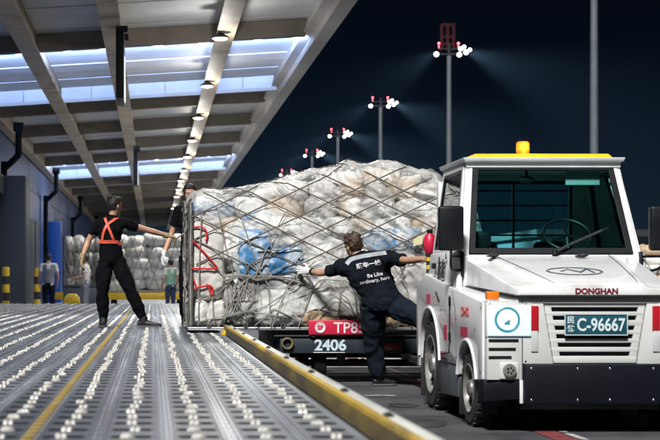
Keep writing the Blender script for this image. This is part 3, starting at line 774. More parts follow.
# ------------------------------------------------------------------ white towing tug
TX, TY = 3.17, 10.75          # centre line and front face
def tug():
    t = empty('tow_tractor', (TX, TY+1.4, 0), 'white airport tow tractor with DONGHAN lettering and teal number plate', 'tow tractor')
    P = lambda x, y, z: Vector((TX+x, TY+y, z))
    def B(name, mat, a, b, bev=.01, parent=t, seg=2):
        m = MB(); m.box(P(*a), P(*b)); return m.build(name, mat, parent, bev=bev, seg=seg)
    # wheels
    def wheel(x, y, r, w, label=None):
        s = -1 if x < 0 else 1
        xo = x+s*w/2; xi = x-s*w/2
        prof = [(xi, r*.62), (xi, r*.90), (lerp(xi, xo, .12), r*.985), (lerp(xi, xo, .30), r), (lerp(xi, xo, .70), r), (lerp(xi, xo, .88), r*.985), (xo, r*.90), (xo, r*.62), (lerp(xi, xo, .8), r*.56)]
        m = MB(); m.lathe(P(0, y, r), (1, 0, 0), prof, 40)
        wt = m.build('wheel', 'tyre', t, smooth=35)
        # tread blocks
        for k in range(26):
            a = 2*math.pi*k/26
            for sx in (-1, 1):
                aa = a+(sx*.06)
                c = P(x+sx*w*.27, y+math.cos(aa)*r*1.0, r+math.sin(aa)*r*1.0)
                d = Vector((0, -math.sin(aa), math.cos(aa))); n_ = Vector((0, math.cos(aa), math.sin(aa)))
                mm = MB(); mm.bar(c-Vector((w*.2, 0, 0)), c+Vector((w*.2, 0, 0)), r*.13, .014, up=n_)
                mm.build('tread_block', 'tyre', wt, smooth=0)
        m = MB(); m.lathe(P(0, y, r), (1, 0, 0), [(xo-s*.075, r*.60), (xo-s*.01, r*.65), (xo+s*.004, r*.66), (xo+s*.006, r*.62), (xo-s*.010, r*.585), (xo-s*.045, r*.55), (xo-s*.050, r*.40), (xo-s*.03, r*.30), (xo-s*.03, r*.08)], 36)
        m.build('wheel_disc', 'wheel_rim', wt, smooth=35)
        m = MB(); m.lathe(P(0, y, r), (1, 0, 0), [(xo-s*.035, r*.24), (xo-s*.004, r*.22), (xo+s*.006, r*.17), (xo+s*.008, r*.05)], 20); m.build('hub', 'wheel_rim', wt)
        for k in range(6):
            a = 2*math.pi*k/6; c = P(xo-s*.042, y+math.cos(a)*r*.42, r+math.sin(a)*r*.42)
            m = MB(); m.cyl(c, c+Vector((s*.025, 0, 0)), .012, 6); m.build('wheel_nut', 'dark_metal', wt)
    for s in (-1, 1):
        wheel(s*.70, .58, .285, .17); wheel(s*.675, 2.11, .385, .23)
    # chassis, dark underside
    B('chassis', 'black', (-.50, .12, .16), (.50, 3.0, .62))
    for yy, r in ((.58, .285), (2.11, .385)):
        m = MB(); m.cyl(P(-.60, yy, r), P(.60, yy, r), .045, 12); m.build('axle', 'dark_metal', t)
    # body sides with wheel arches
    def side(s):
        def arc(cy, cz, r, a0, a1, n=18): return [(cy+r*math.cos(R(lerp(a0, a1, k/n))), cz+r*math.sin(R(lerp(a0, a1, k/n)))) for k in range(n+1)]
        f = arc(.58, .30, .335, 190, -20)     # front arch, walked front to back
        f = [(.58-.335, .36)] + arc(.58, .30, .335, 168, 12)
        r_ = arc(2.11, .40, .455, 172, 8)
        poly = [(.05, .385)] + f + [(.955, .44), (1.655, .44)] + r_ + [(2.60, .34), (2.72, .34), (2.74, .60), (2.74, 1.05), (2.35, 1.16), (1.15, 1.04), (.05, .94)]
        x0, x1 = s*.74, s*.80
        m = MB(); m.prism(poly, lambda p: P(x0, p[0], p[1]), lambda p: P(x1, p[0], p[1]))
        o = m.build('side_panel', 'tug_white', t, bev=.008)
        for (cy, cz, r, a0, a1) in ((.58, .30, .335, 168, 12), (2.11, .40, .455, 175, 5)):
            m = MB(); m.tube([P(s*.80, y_, z_) for y_, z_ in arc(cy, cz, r+.014, a0, a1)], .016, 8); m.build('arch_lip', 'tug_white', o)
            # inner arch liner
            m = MB(); pts = arc(cy, cz, r, a0, a1)
            for k in range(len(pts)-1):
                (ya, za), (yb, zb) = pts[k], pts[k+1]
                m.add([P(s*.46, ya, za), P(s*.745, ya, za), P(s*.745, yb, zb), P(s*.46, yb, zb)], [(0, 1, 2, 3)])
            m.build('arch_liner', 'black', o)
        # grey skirt between the wheels
        m = MB(); m.prism([(.93, .19), (1.66, .17), (1.66, .437), (.93, .437)], lambda p: P(s*.745, p[0], p[1]), lambda p: P(s*.792, p[0], p[1]))
        m.build('skirt', 'skirt', t, bev=.006)
        return o
    sl = side(-1); side(1)
    # fender tops
    for s in (-1, 1):
        m = MB(); m.hexa([P(s*.50, .02, .90), P(s*.795, .05, .90), P(s*.795, 1.16, 1.0), P(s*.50, 1.16, 1.0), P(s*.50, .02, .955), P(s*.79, .05, .945), P(s*.79, 1.16, 1.046), P(s*.50, 1.16, 1.06)])
        m.build('fender_top', 'tug_white', t, bev=.012)
    # front face: plate around the trapezoid grille
    zt, zb = .972, .505
    def fx(z): return lerp(.30, .378, (z-zb)/(zt-zb))
    for s in (-1, 1):
        m = MB(); m.hexa([P(s*.775, 0, .385), P(s*fx(.5), 0, .385) if False else P(s*.525, 0, .385), P(s*.525, .06, .385), P(s*.795, .10, .385), P(s*.775, 0, .955), P(s*.525, 0, .955), P(s*.525, .06, .955), P(s*.795, .10, .945)])
        m.build('front_fascia', 'tug_cream', t, bev=.004)
        m = MB(); m.hexa([P(s*.524, .0, .50), P(s*fx(zb), 0, .50), P(s*fx(zb), .06, .50), P(s*.524, .06, .50), P(s*.524, .0, .972), P(s*fx(zt), 0, .972), P(s*fx(zt), .06, .972), P(s*.524, .06, .972)])
        m.build('grille_surround', 'tug_cream', t, bev=.004)
    # grille: dark back, cream slats and side stiles
    gr = MB(); gr.add([P(-.40, .045, .49), P(.40, .045, .49), P(.40, .045, .98), P(-.40, .045, .98)], [(0, 1, 2, 3)])
    g = gr.build('grille', 'trim_black', t)
    zs = [.89, .829, .757, .696, .635, .571]; hw = [.322, .31, .292, .276, .26, .243]
    edges = [zt] + [z for zc in zs for z in (zc+.0155, zc-.0155)] + [zb]
    for k in range(0, len(edges), 2):
        za, zb_ = edges[k], edges[k+1]
        m = MB(); m.hexa([P(-fx(zb_)+.006, .012, zb_), P(fx(zb_)-.006, .012, zb_), P(fx(zb_)-.006, .04, zb_), P(-fx(zb_)+.006, .04, zb_), P(-fx(za)+.006, .012, za), P(fx(za)-.006, .012, za), P(fx(za)-.006, .04, za), P(-fx(za)+.006, .04, za)])
        m.build('slat', 'tug_cream', g, bev=.004)
    for s in (-1, 1):
        m = MB()
        x_t, x_b = fx(zt)-.007, fx(zb)-.007
        m.hexa([P(s*.24, .0125, zb), P(s*x_b, .0125, zb), P(s*x_b, .039, zb), P(s*.24, .039, zb), P(s*.325, .0125, zt), P(s*x_t, .0125, zt), P(s*x_t, .039, zt), P(s*.325, .039, zt)])
        m.build('stile', 'tug_cream', g, bev=.003)
    # number plate
    pl = B('number_plate', 'plate_teal', (-.226, -.022, .705), (.226, -.012, .860), bev=.008)
    for (a, b) in (((-.226, -.027, .705), (.226, -.0225, .7105)), ((-.226, -.027, .8545), (.226, -.0225, .860)), ((-.226, -.027, .711), (-.2205, -.0225, .854)), ((.2205, -.027, .711), (.226, -.0225, .854))):
        B('plate_border', 'plate_ink', a, b, bev=0, parent=pl)
    text_obj('plate_number', 'C-96667', .13, 'plate_ink', pl, P(.036, -.0245, .782), width=.345, bold=.0028, extrude=.0012, sy=1.30)
    text_obj('plate_prefix', '民', .06, 'plate_ink', pl, P(-.182, -.0245, .815), width=.050, bold=.0012, extrude=.0012)
    text_obj('plate_prefix', '航', .06, 'plate_ink', pl, P(-.182, -.0245, .755), width=.050, bold=.0012, extrude=.0012)
    # bumpers
    bu = B('bumper', 'tug_navy', (-.515, -.055, .213), (.515, .11, .500), bev=.012)
    for x in (-.47, -.14, .09, .40):
        for z in (.245, .468):
            m = MB(); m.ell(P(x, -.056, z), (.011, .006, .011), 10, 6); m.build('bolt', 'chrome', bu)
    for s in (-1, 1):
        m = MB(); m.hexa([P(s*.545, -.01, .245), P(s*.80, .03, .225), P(s*.80, .20, .225), P(s*.545, .20, .245), P(s*.545, -.01, .383), P(s*.80, .03, .383), P(s*.80, .20, .383), P(s*.545, .20, .383)])
        m.build('corner_bumper', 'tug_navy', t, bev=.008)
        B('bumper_stile', 'tug_white', tuple((min(s*.518, s*.541), -.004, .215)), tuple((max(s*.518, s*.541), .02, .384)), bev=.002)
    # headlamps
    for s in (-1, 1):
        x0, x1 = (-.772, -.462) if s < 0 else (.462, .772)
        su = MB(); su.box(P(x0-.012, -.006, .69), P(x1+.012, .03, .935)); so = su.build('headlamp', 'tug_cream', t, bev=.008)
        su = MB(); su.box(P(x0, -.018, .70), P(x1, -.004, .915)); su.build('lens', 'headlamp', so, bev=.012, seg=3)
        cx = -.635 if s < 0 else .635
        m = MB(); m.ring(P(cx, -.020, .818), (0, 1, 0), .083, .009, 40, 8); m.build('lamp_ring', 'headlamp_ring', so)
        m = MB(); m.ell(P(cx, -.018, .822), (.066, .006, .066), 24, 8); m.build('bulb_glow', 'headlamp_core', so)
        m = MB(); m.prism([(-.022, -.045), (.02, -.045), (.02, .0), (.008, .0), (.008, -.012), (-.006, -.004), (-.006, -.02), (-.022, -.02)], lambda p: P(cx+p[0], -.027, .822+p[1]), lambda p: P(cx+p[0], -.024, .822+p[1])); m.build('bulb_holder', 'headlamp_ring', so, smooth=0)
        # reflector strip
        B('reflector', 'reflector_red', (min(s*.464, s*.408), -.012, .738), (max(s*.464, s*.408), -.001, .915), bev=.002)
        B('reflector', 'reflector_white', (min(s*.460, s*.412), -.010, .588), (max(s*.460, s*.412), -.001, .7365), bev=.002)
        # vent slots under the lamp
        for z, w in ((.668, .215), (.606, .195), (.547, .165)):
            xa, xb = (-.765, -.765+w) if s < 0 else (.765-w, .765)
            B('vent', 'trim_black', (xa, -.006, z-.010), (xb, -.0015, z+.010), bev=.003)
        # fog lamp
        x0, x1 = (-.688, -.552) if s < 0 else (.552, .688)
        fo = B('fog_lamp', 'tug_cream', (x0, -.020, .392), (x1, -.001, .512), bev=.012)
        cx = (x0+x1)/2
        m = MB(); m.cyl(P(cx, -.021, .455), P(cx, -.045, .455), .048, 24, .046); m.build('housing', 'wheel_rim', fo)
        m = MB(); m.cyl(P(cx, -.045, .455), P(cx, -.049, .455), .038, 20); m.build('lens', 'lamp_glass', fo)
        for k in range(5):
            a = 2*math.pi*k/5
            m = MB(); m.ell(P(cx+.02*math.cos(a), -.051, .455+.02*math.sin(a)), (.008, .003, .008), 8, 5); m.build('led', 'trim_black', fo)
        # amber marker
        m = MB(); m.box(P(min(s*.77, s*.68), .03, .962), P(max(s*.77, s*.68), .10, 1.02)); m.build('marker_lamp', 'amber', t, bev=.008)
    # hood, lofted from front lip to cab
    st = [(-.035, .565, .988, 1.036, .375, .335, 1.078), (.20, .60, 1.0, 1.075, .41, .37, 1.125), (.70, .645, 1.03, 1.175, .47, .44, 1.215), (1.22, .685, 1.055, 1.275, .53, .505, 1.305)]
    m = MB(); rings = []
    for (y, xb, zb0, zs_, xs, xr, zr) in st:
        half = [(xb, zb0), (xb-.012, zs_), (xs, zs_+.008), (xr, zr)]
        pts = [(-a, b) for a, b in half] + [(a, b) for a, b in half[::-1]]
        rings.append([P(a, y, b) for a, b in pts])
    n = 8; vs = [q for r_ in rings for q in r_]; fs = []
    for i in range(len(rings)-1):
        for j in range(n): fs.append((i*n+j, (i+1)*n+j, (i+1)*n+(j+1) % n, i*n+(j+1) % n))
    fs.append(tuple(range(n))); fs.append(tuple(range((len(rings)-1)*n, len(rings)*n))[::-1])
    m.add(vs, fs)
    ho = m.build('hood', 'tug_white', t, bev=.012, seg=3)
    # rubber gasket under the hood
    m = MB(); m.tube([P(-.690, 1.2, 1.050), P(-.60, .12, .985), P(-.555, -.025, .978), P(.555, -.025, .978), P(.60, .12, .985), P(.690, 1.2, 1.050)], .010, 8); m.build('gasket', 'trim_black', t)
    B('lip_shelf', 'tug_cream', (-.56, -.004, .935), (.56, .10, .970), bev=.003)
    text_obj('lettering', 'DONGHAN', .08, 'maroon', ho, P(0, -.0365, 1.022), width=.305, bold=.0038, extrude=.0016, sy=.92)
    # oval emblem painted on the hood, raised badge
    def hood_z(y): return lerp(1.125, 1.215, (y-.20)/.5)
    def hood_pt(x, y, d=.004): return P(x, y, hood_z(y)+d)
    m = MB()
    for (a0, a1, rx, ry) in ((-20, 150, .20, .15), (165, 330, .20, .15)):
        m.tube([hood_pt(-.03+rx*math.cos(R(lerp(a0, a1, k/24))), .42+ry*math.sin(R(lerp(a0, a1, k/24)))) for k in range(25)], [(.010, .003)]*25, 6, side=(1, 0, 0))
    m.tube([hood_pt(-.13, .42), hood_pt(-.06, .50), hood_pt(0, .36), hood_pt(.08, .50), hood_pt(.10, .36)], [(.012, .003)]*5, 6, side=(1, 0, 0))
    m.build('emblem', 'skirt', ho)
    # hood latches
    for x in (-.50, .20):
        m = MB(); m.box(P(x-.035, 1.02, 1.285), P(x+.035, 1.10, 1.30)); m.tube([P(x-.03, 1.02, 1.30), P(x, .99, 1.325), P(x+.04, 1.02, 1.30)], .012, 8); m.build('latch', 'dark_metal', ho)
    # cowl and cab
    m = MB(); m.hexa([P(-.70, 1.16, 1.00), P(.70, 1.16, 1.00), P(.72, 1.34, 1.0), P(-.72, 1.34, 1.0), P(-.70, 1.18, 1.30), P(.70, 1.18, 1.30), P(.71, 1.34, 1.35), P(-.71, 1.34, 1.35)])
    m.build('cowl', 'tug_white', t, bev=.012)
    B('floor_pan', 'black', (-.70, 1.1, .44), (.70, 2.5, .52))
    # front corner posts and windscreen frame
    fb = [(-.705, 1.20, 1.30), (.705, 1.20, 1.30)]; ft = [(-.615, 1.46, 2.055), (.615, 1.46, 2.055)]
    def quad_frame(name, mat, corners, w, th, parent):
        """bl, br, tr, tl; a flat frame of width w inside the quad"""
        c = [Vector(q) for q in corners]; ctr = sum(c, Vector())/4
        nrm = (c[1]-c[0]).cross(c[3]-c[0]).normalized()
        inn = []
        for i in range(4):
            a = (c[(i+1) % 4]-c[i]).normalized(); b_ = (c[i-1]-c[i]).normalized()
            inn.append(c[i]+(a+b_)*w)
        vs = c+inn+[q-nrm*th for q in c]+[q-nrm*th for q in inn]
        fs = []
        for i in range(4):
            j = (i+1) % 4
            fs += [(i, j, 4+j, 4+i), (8+i, 12+i, 12+j, 8+j), (i, 8+i, 8+j, j), (4+i, 4+j, 12+j, 12+i)]
        m_ = MB(); m_.add(vs, fs); o = m_.build(name, mat, parent, bev=.004, seg=1); return o, inn, nrm
    ws = [P(-.705, 1.19, 1.305), P(.705, 1.19, 1.305), P(.615, 1.455, 2.065), P(-.615, 1.455, 2.065)]
    q = [P(-.655, 1.182, 1.315), P(.655, 1.182, 1.315), P(.570, 1.444, 2.045), P(-.570, 1.444, 2.045)]
    for s in (-1, 1):
        m = MB(); m.hexa([P(s*.650, 1.19, 1.30), P(s*.712, 1.20, 1.30), P(s*.712, 1.26, 1.30), P(s*.66, 1.26, 1.30), P(s*.566, 1.45, 2.06), P(s*.625, 1.46, 2.06), P(s*.625, 1.53, 2.06), P(s*.575, 1.53, 2.06)])
        m.build('corner_post', 'tug_white', t, bev=.010)
    fr, inn, nrm = quad_frame('windscreen_seal', 'trim_black', q, .050, .02, t)
    m = MB(); m.add(inn, [(0, 1, 2, 3)]); m.build('windscreen', 'glass_teal', t, smooth=0)
    # roof
    m = MB(); m.hexa([P(-.645, 1.40, 2.062), P(.645, 1.40, 2.062), P(.645, 2.42, 2.062), P(-.645, 2.42, 2.062), P(-.66, 1.385, 2.098), P(.66, 1.385, 2.098), P(.66, 2.43, 2.098), P(-.66, 2.43, 2.098)])
    ro = m.build('roof', 'tug_white', t, bev=.010)
    m = MB(); m.hexa([P(-.625, 1.43, 2.02), P(.625, 1.43, 2.02), P(.625, 2.38, 2.02), P(-.625, 2.38, 2.02), P(-.63, 1.43, 2.061), P(.63, 1.43, 2.061), P(.63, 2.38, 2.061), P(-.63, 2.38, 2.061)]); m.build('headliner', 'cab_inside', t)
    m = MB(); m.hexa([P(-.575, 1.45, 2.099), P(.575, 1.45, 2.099), P(.575, 2.32, 2.099), P(-.575, 2.32, 2.099), P(-.545, 1.48, 2.135), P(.545, 1.48, 2.135), P(.545, 2.28, 2.135), P(-.545, 2.28, 2.135)])
    m.build('roof_plate', 'roof_yellow', ro, bev=.006)
    # beacon
    m = MB(); m.cyl(P(-.095, 1.72, 2.135), P(-.095, 1.72, 2.155), .062, 20); bo = m.build('beacon', 'trim_black', t)
    m = MB(); m.tube([P(-.095, 1.72, 2.155), P(-.095, 1.72, 2.165), P(-.095, 1.72, 2.248), P(-.095, 1.72, 2.256)], [.054, .052, .051, .040], 24); m.build('lens', 'beacon', bo)
    m = MB(); m.tube([P(-.095, 1.72, 2.172), P(-.095, 1.72, 2.178), P(-.095, 1.72, 2.240), P(-.095, 1.72, 2.246)], [.045, .0535, .0530, .045], 24); m.build('bulb_band', 'beacon_core', bo)
    li = bpy.data.lights.new('beacon_glow', 'POINT'); li.energy = 5; li.color = (1.0, .35, .05); li.shadow_soft_size = .05
    lo = bpy.data.objects.new('beacon_glow', li); COL.objects.link(lo); lo.parent = bo; lo.location = P(-.095, 1.60, 2.23)-ORG[bo]
    # cab sides: posts, door with window, rear wall
    for s in (-1, 1):
        # door: lower panel and window frame
        dl = MB(); dl.hexa([P(s*.755, 1.20, .46), P(s*.80, 1.20, .46), P(s*.80, 1.66, .46), P(s*.755, 1.66, .46), P(s*.715, 1.22, 1.32), P(s*.750, 1.22, 1.32), P(s*.735, 2.02, 1.32), P(s*.70, 2.02, 1.32)])
        # the side window frame above the door
        c = [P(s*.740, 1.25, 1.31), P(s*.730, 2.36, 1.31), P(s*.632, 2.34, 2.06), P(s*.632, 1.50, 2.06)]
        if s > 0: c = [c[1], c[0], c[3], c[2]]
        c = [c[1], c[0], c[3], c[2]]
        so, si, sn = quad_frame('door_frame', 'tug_white', c, .055, .035, t)
        so2, si2, sn2 = quad_frame('window_seal', 'trim_black', [v_+sn*.0 for v_ in si], .028, .03, t)
        m = MB(); m.add([v_-sn*.012 for v_ in si2], [(0, 1, 2, 3)]); m.build('side_window', 'glass_side', t, smooth=0)
        # upper flank of the cab below the window
        m = MB(); m.hexa([P(s*.72, 1.14, .95), P(s*.770, 1.14, .95), P(s*.770, 2.46, .95), P(s*.72, 2.46, .95), P(s*.70, 1.21, 1.33), P(s*.744, 1.21, 1.33), P(s*.736, 2.40, 1.33), P(s*.70, 2.40, 1.33)])
        m.build('flank', 'tug_white', t, bev=.008)
        # door seams, handle, hinges, step
        m = MB(); m.tube([P(s*.8025, 1.22, .98), P(s*.8025, 1.22, .60), P(s*.8025, 1.26, .52), P(s*.8025, 1.60, .50)], .006, 6); m.build('door_seam', 'trim_black', t)
        m = MB(); m.tube([P(s*.755, 1.90, 1.30), P(s*.772, 1.86, 1.05), P(s*.8025, 1.80, 1.0), P(s*.8025, 1.66, .93)], .006, 6); m.build('door_seam', 'trim_black', t)
        B('door_handle', 'trim_black', (min(s*.765, s*.79), 1.98, 1.20), (max(s*.765, s*.79), 2.08, 1.25), bev=.005)
        for z in (.62, .90):
            B('hinge', 'trim_black', (min(s*.80, s*.815), 1.18, z), (max(s*.80, s*.815), 1.215, z+.07), bev=.004)
        B('step', 'dark_metal', (min(s*.78, s*.812), 1.30, .455), (max(s*.78, s*.812), 1.55, .485), bev=.004)
        B('sticker', 'pink_red', (min(s*.8006, s*.8025), 1.34, .62), (max(s*.8006, s*.8025), 1.46, .74), bev=0)
        B('sticker', 'pink_red', (min(s*.8006, s*.8025), .54, .67), (max(s*.8006, s*.8025), .80, .745), bev=0)
        B('sticker', 'pink_red', (min(s*.8006, s*.8025), 2.06, .905), (max(s*.8006, s*.8025), 2.24, .985), bev=0)
        B('sticker', 'logo_red', (min(s*.8006, s*.8025), 1.46, .45), (max(s*.8006, s*.8025), 1.60, .52), bev=0)
    # side logo and lettering on the visible flank: reads front to back on this side
    text_obj('side_logo', 'DHG', .13, 'logo_red', t, P(-.8015, .64, .862), xdir=(0, -1, 0), width=.27, bold=.006, extrude=.0015, sy=.75)
    xd = Vector((0, -1, 0))
    text_obj('side_text', '东航', .12, 'ink', t, P(-.7625, 1.78, 1.205), xdir=(0.01, -1, 0), ydir=(.07, 0, 1), width=.30, bold=.002, extrude=.0015)
    text_obj('side_text', '货运', .12, 'ink', t, P(-.7722, 1.78, 1.075), xdir=(0.01, -1, 0), ydir=(.07, 0, 1), width=.30, bold=.002, extrude=.0015)
    m = MB(); m.prism([(-.03, 0), (.03, 0), (0, .05)], lambda p: P(-.7600, 1.60+p[0], 1.28+p[1]), lambda p: P(-.7560, 1.60+p[0], 1.28+p[1])); m.build('arrow_mark', 'ink', t, smooth=0)
    m = MB(); m.prism([(-.03, 0), (.03, 0), (0, -.05)], lambda p: P(-.786, 1.60+p[0], 1.02+p[1]), lambda p: P(-.77, 1.60+p[0], 1.02+p[1])); m.build('arrow_mark', 'ink', t, smooth=0)
    # rear wall with window
    W = 2.34
    for (a, b) in (((-.70, W, .95), (.70, W+.06, 1.36)), ((-.63, W, 1.96), (.63, W+.06, 2.06)), ((-.68, W, 1.36), (-.42, W+.06, 1.96)), ((.48, W, 1.36), (.68, W+.06, 1.96))):
        B('rear_wall', 'cab_inside', a, b, bev=.004)
    fr2, in2, n2 = quad_frame('rear_window_frame', 'trim_black', [P(-.43, W-.005, 1.35), P(.49, W-.005, 1.35), P(.49, W-.005, 1.97), P(-.43, W-.005, 1.97)], .028, .02, t)
    m = MB(); m.add([P(-.41, W+.02, 1.37), P(.47, W+.02, 1.37), P(.47, W+.02, 1.95), P(-.41, W+.02, 1.95)], [(0, 1, 2, 3)]); m.build('rear_window', 'glass_teal', t, smooth=0)
    B('window_divider', 'trim_black', (-.035, W-.012, 1.37), (-.015, W+.012, 1.96), bev=.002)
    for z in (1.50, 1.63, 1.76, 1.89):
        m = MB(); m.cyl(P(-.42, W+.09, z), P(.48, W+.09, z), .008, 8); m.build('guard_bar', 'dark_metal', t)
    # interior: dash, wheel, seats, mirror, visors
    B('dashboard', 'seat_grey', (-.64, 1.33, 1.20), (.64, 1.50, 1.36), bev=.03)
    m = MB(); m.ring(P(.24, 1.60, 1.475), (0, -.72, .75), .19, .014, 36, 8); m.tube([P(.24, 1.62, 1.46), P(.24, 1.48, 1.20)], .03, 10)
    for a in (90, 210, 330): m.tube([P(.24, 1.60, 1.475), P(.24+.19*math.cos(R(a)), 1.60+.137*math.sin(R(a)), 1.475+.13*math.sin(R(a)))], .012, 6)
    m.build('steering_wheel', 'trim_black', t)
    for x in (-.34, .28):
        m = MB(); m.hexa([P(x-.20, 1.80, .90), P(x+.20, 1.80, .90), P(x+.20, 2.20, .90), P(x-.20, 2.20, .90), P(x-.20, 1.80, 1.02), P(x+.20, 1.80, 1.02), P(x+.20, 2.20, 1.0), P(x-.20, 2.20, 1.0)])
        m.hexa([P(x-.19, 2.14, 1.0), P(x+.19, 2.14, 1.0), P(x+.19, 2.24, 1.0), P(x-.19, 2.24, 1.0), P(x-.15, 2.22, 1.44), P(x+.15, 2.22, 1.44), P(x+.15, 2.30, 1.44), P(x-.15, 2.30, 1.44)])
        m.build('seat', 'seat_grey', t, bev=.04, seg=3)
    m = MB(); m.ell(P(-.12, 1.50, 1.92), (.07, .015, .035), 14, 8); m.cyl(P(-.12, 1.50, 1.95), P(-.12, 1.50, 2.02), .01, 6); m.build('interior_mirror', 'trim_black', t)
    B('sun_visor', 'cab_inside', (.20, 1.50, 1.88), (.48, 1.515, 1.99), bev=.006)
    B('fan_unit', 'trim_black', (-.56, 1.42, 1.36), (-.42, 1.54, 1.50), bev=.03)
    # wiper
    m = MB(); m.tube([P(.02, 1.155, 1.325), P(.12, 1.17, 1.375), P(.42, 1.225, 1.50)], .009, 6); m.build('wiper', 'dark_metal', t)
    m = MB(); m.bar(P(.16, 1.185, 1.40), P(.47, 1.235, 1.525), .012, .018); m.build('wiper_blade', 'chrome', t)
    m = MB(); m.cyl(P(.02, 1.15, 1.30), P(.02, 1.16, 1.34), .022, 10); m.build('wiper_pivot', 'trim_black', t)
    for x in (-.60, .30, .60):
        m = MB(); m.ell(P(x, 1.172, 1.26), (.014, .008, .014), 10, 6); m.build('bolt', 'chrome', t)
    # mirrors
    for s in (-1, 1):
        cx = s*.83
        m = MB(); m.box(P(cx-.098, 1.00, 1.335), P(cx+.098, 1.08, 1.685)); mo = m.build('door_mirror', 'trim_black', t, bev=.022, seg=3)
        B('mirror_glass', 'mirror', (cx-.083, 1.081, 1.352), (cx+.083, 1.086, 1.668), bev=0, parent=mo)
        m = MB(); m.tube(smooth_path([P(cx, 1.06, 1.50), P(cx, 1.02, 1.32), P(cx, 1.03, 1.22), P(s*.79, 1.12, 1.18), P(s*.715, 1.2, 1.18)], 5), .011, 8); m.tube([P(cx, 1.03, 1.29), P(s*.71, 1.2, 1.29)], .010, 8); m.build('mirror_arm', 'trim_black', mo)
        B('mirror_bracket', 'trim_black', (min(s*.70, s*.722), 1.15, 1.13), (max(s*.70, s*.722), 1.215, 1.33), bev=.006, parent=mo)
    # seams, vents, bolts and wear on the body
    for s in (-1, 1):
        m = MB(); m.tube([P(s*.30, -.02, 1.0795), P(s*.335, .21, 1.1275), P(s*.40, .70, 1.2175), P(s*.46, 1.2, 1.3035)], .0035, 5); m.build('hood_seam', 'skirt', ho)
        m = MB(); m.tube([P(s*.523, -.0015, .39), P(s*.523, -.0015, .968)], .004, 5); m.build('fascia_seam', 'skirt', t)
        m = MB(); m.tube([P(s*.8015, .955, .45), P(s*.8015, .97, .70), P(s*.8015, 1.02, .88), P(s*.8015, 1.12, 1.02)], .004, 5); m.build('panel_seam', 'skirt', t)
        for k in range(4): B('louvre', 'trim_black', (min(s*.735, s*.739), 2.80, .62+.05*k), (max(s*.735, s*.739), 3.02, .64+.05*k), bev=.002)
        for (y, z) in ((.10, .90), (.10, .43), (.30, .74), (.98, .50), (.98, .80), (1.62, .86), (2.60, .96), (2.62, .50), (1.90, .96)):
            m = MB(); m.ell(P(s*.801, y, z), (.004, .009, .009), 8, 6); m.build('bolt', 'chrome', t)
        m = MB(); m.box(P(min(s*.79, s*.60), .90, .06), P(max(s*.79, s*.60), .915, .34)); m.build('mud_flap', 'black', t, bev=.004)
        m = MB(); m.box(P(min(s*.79, s*.58), 2.56, .08), P(max(s*.79, s*.58), 2.575, .42)); m.build('mud_flap', 'black', t, bev=.004)
    for (x, z) in ((-.76, .93), (-.50, .93), (.50, .93), (.76, .93), (-.50, .52), (.50, .52)):
        m = MB(); m.ell(P(x, -.003, z), (.008, .004, .008), 8, 6); m.build('bolt', 'chrome', t)
    # rear body, hitch
    B('rear_body', 'tug_white', (-.735, 2.42, .36), (.735, 3.05, .93), bev=.02)
    B('rear_deck', 'dark_metal', (-.66, 2.40, .931), (.66, 3.0, .95), bev=.005)
    B('hitch', 'dark_metal', (-.12, 3.05, .28), (.12, 3.28, .50), bev=.02)
    for s in (-1, 1): B('tail_lamp', 'reflector_red', (min(s*.68, s*.55), 3.051, .70), (max(s*.68, s*.55), 3.07, .78), bev=.004)
    return t
tug()

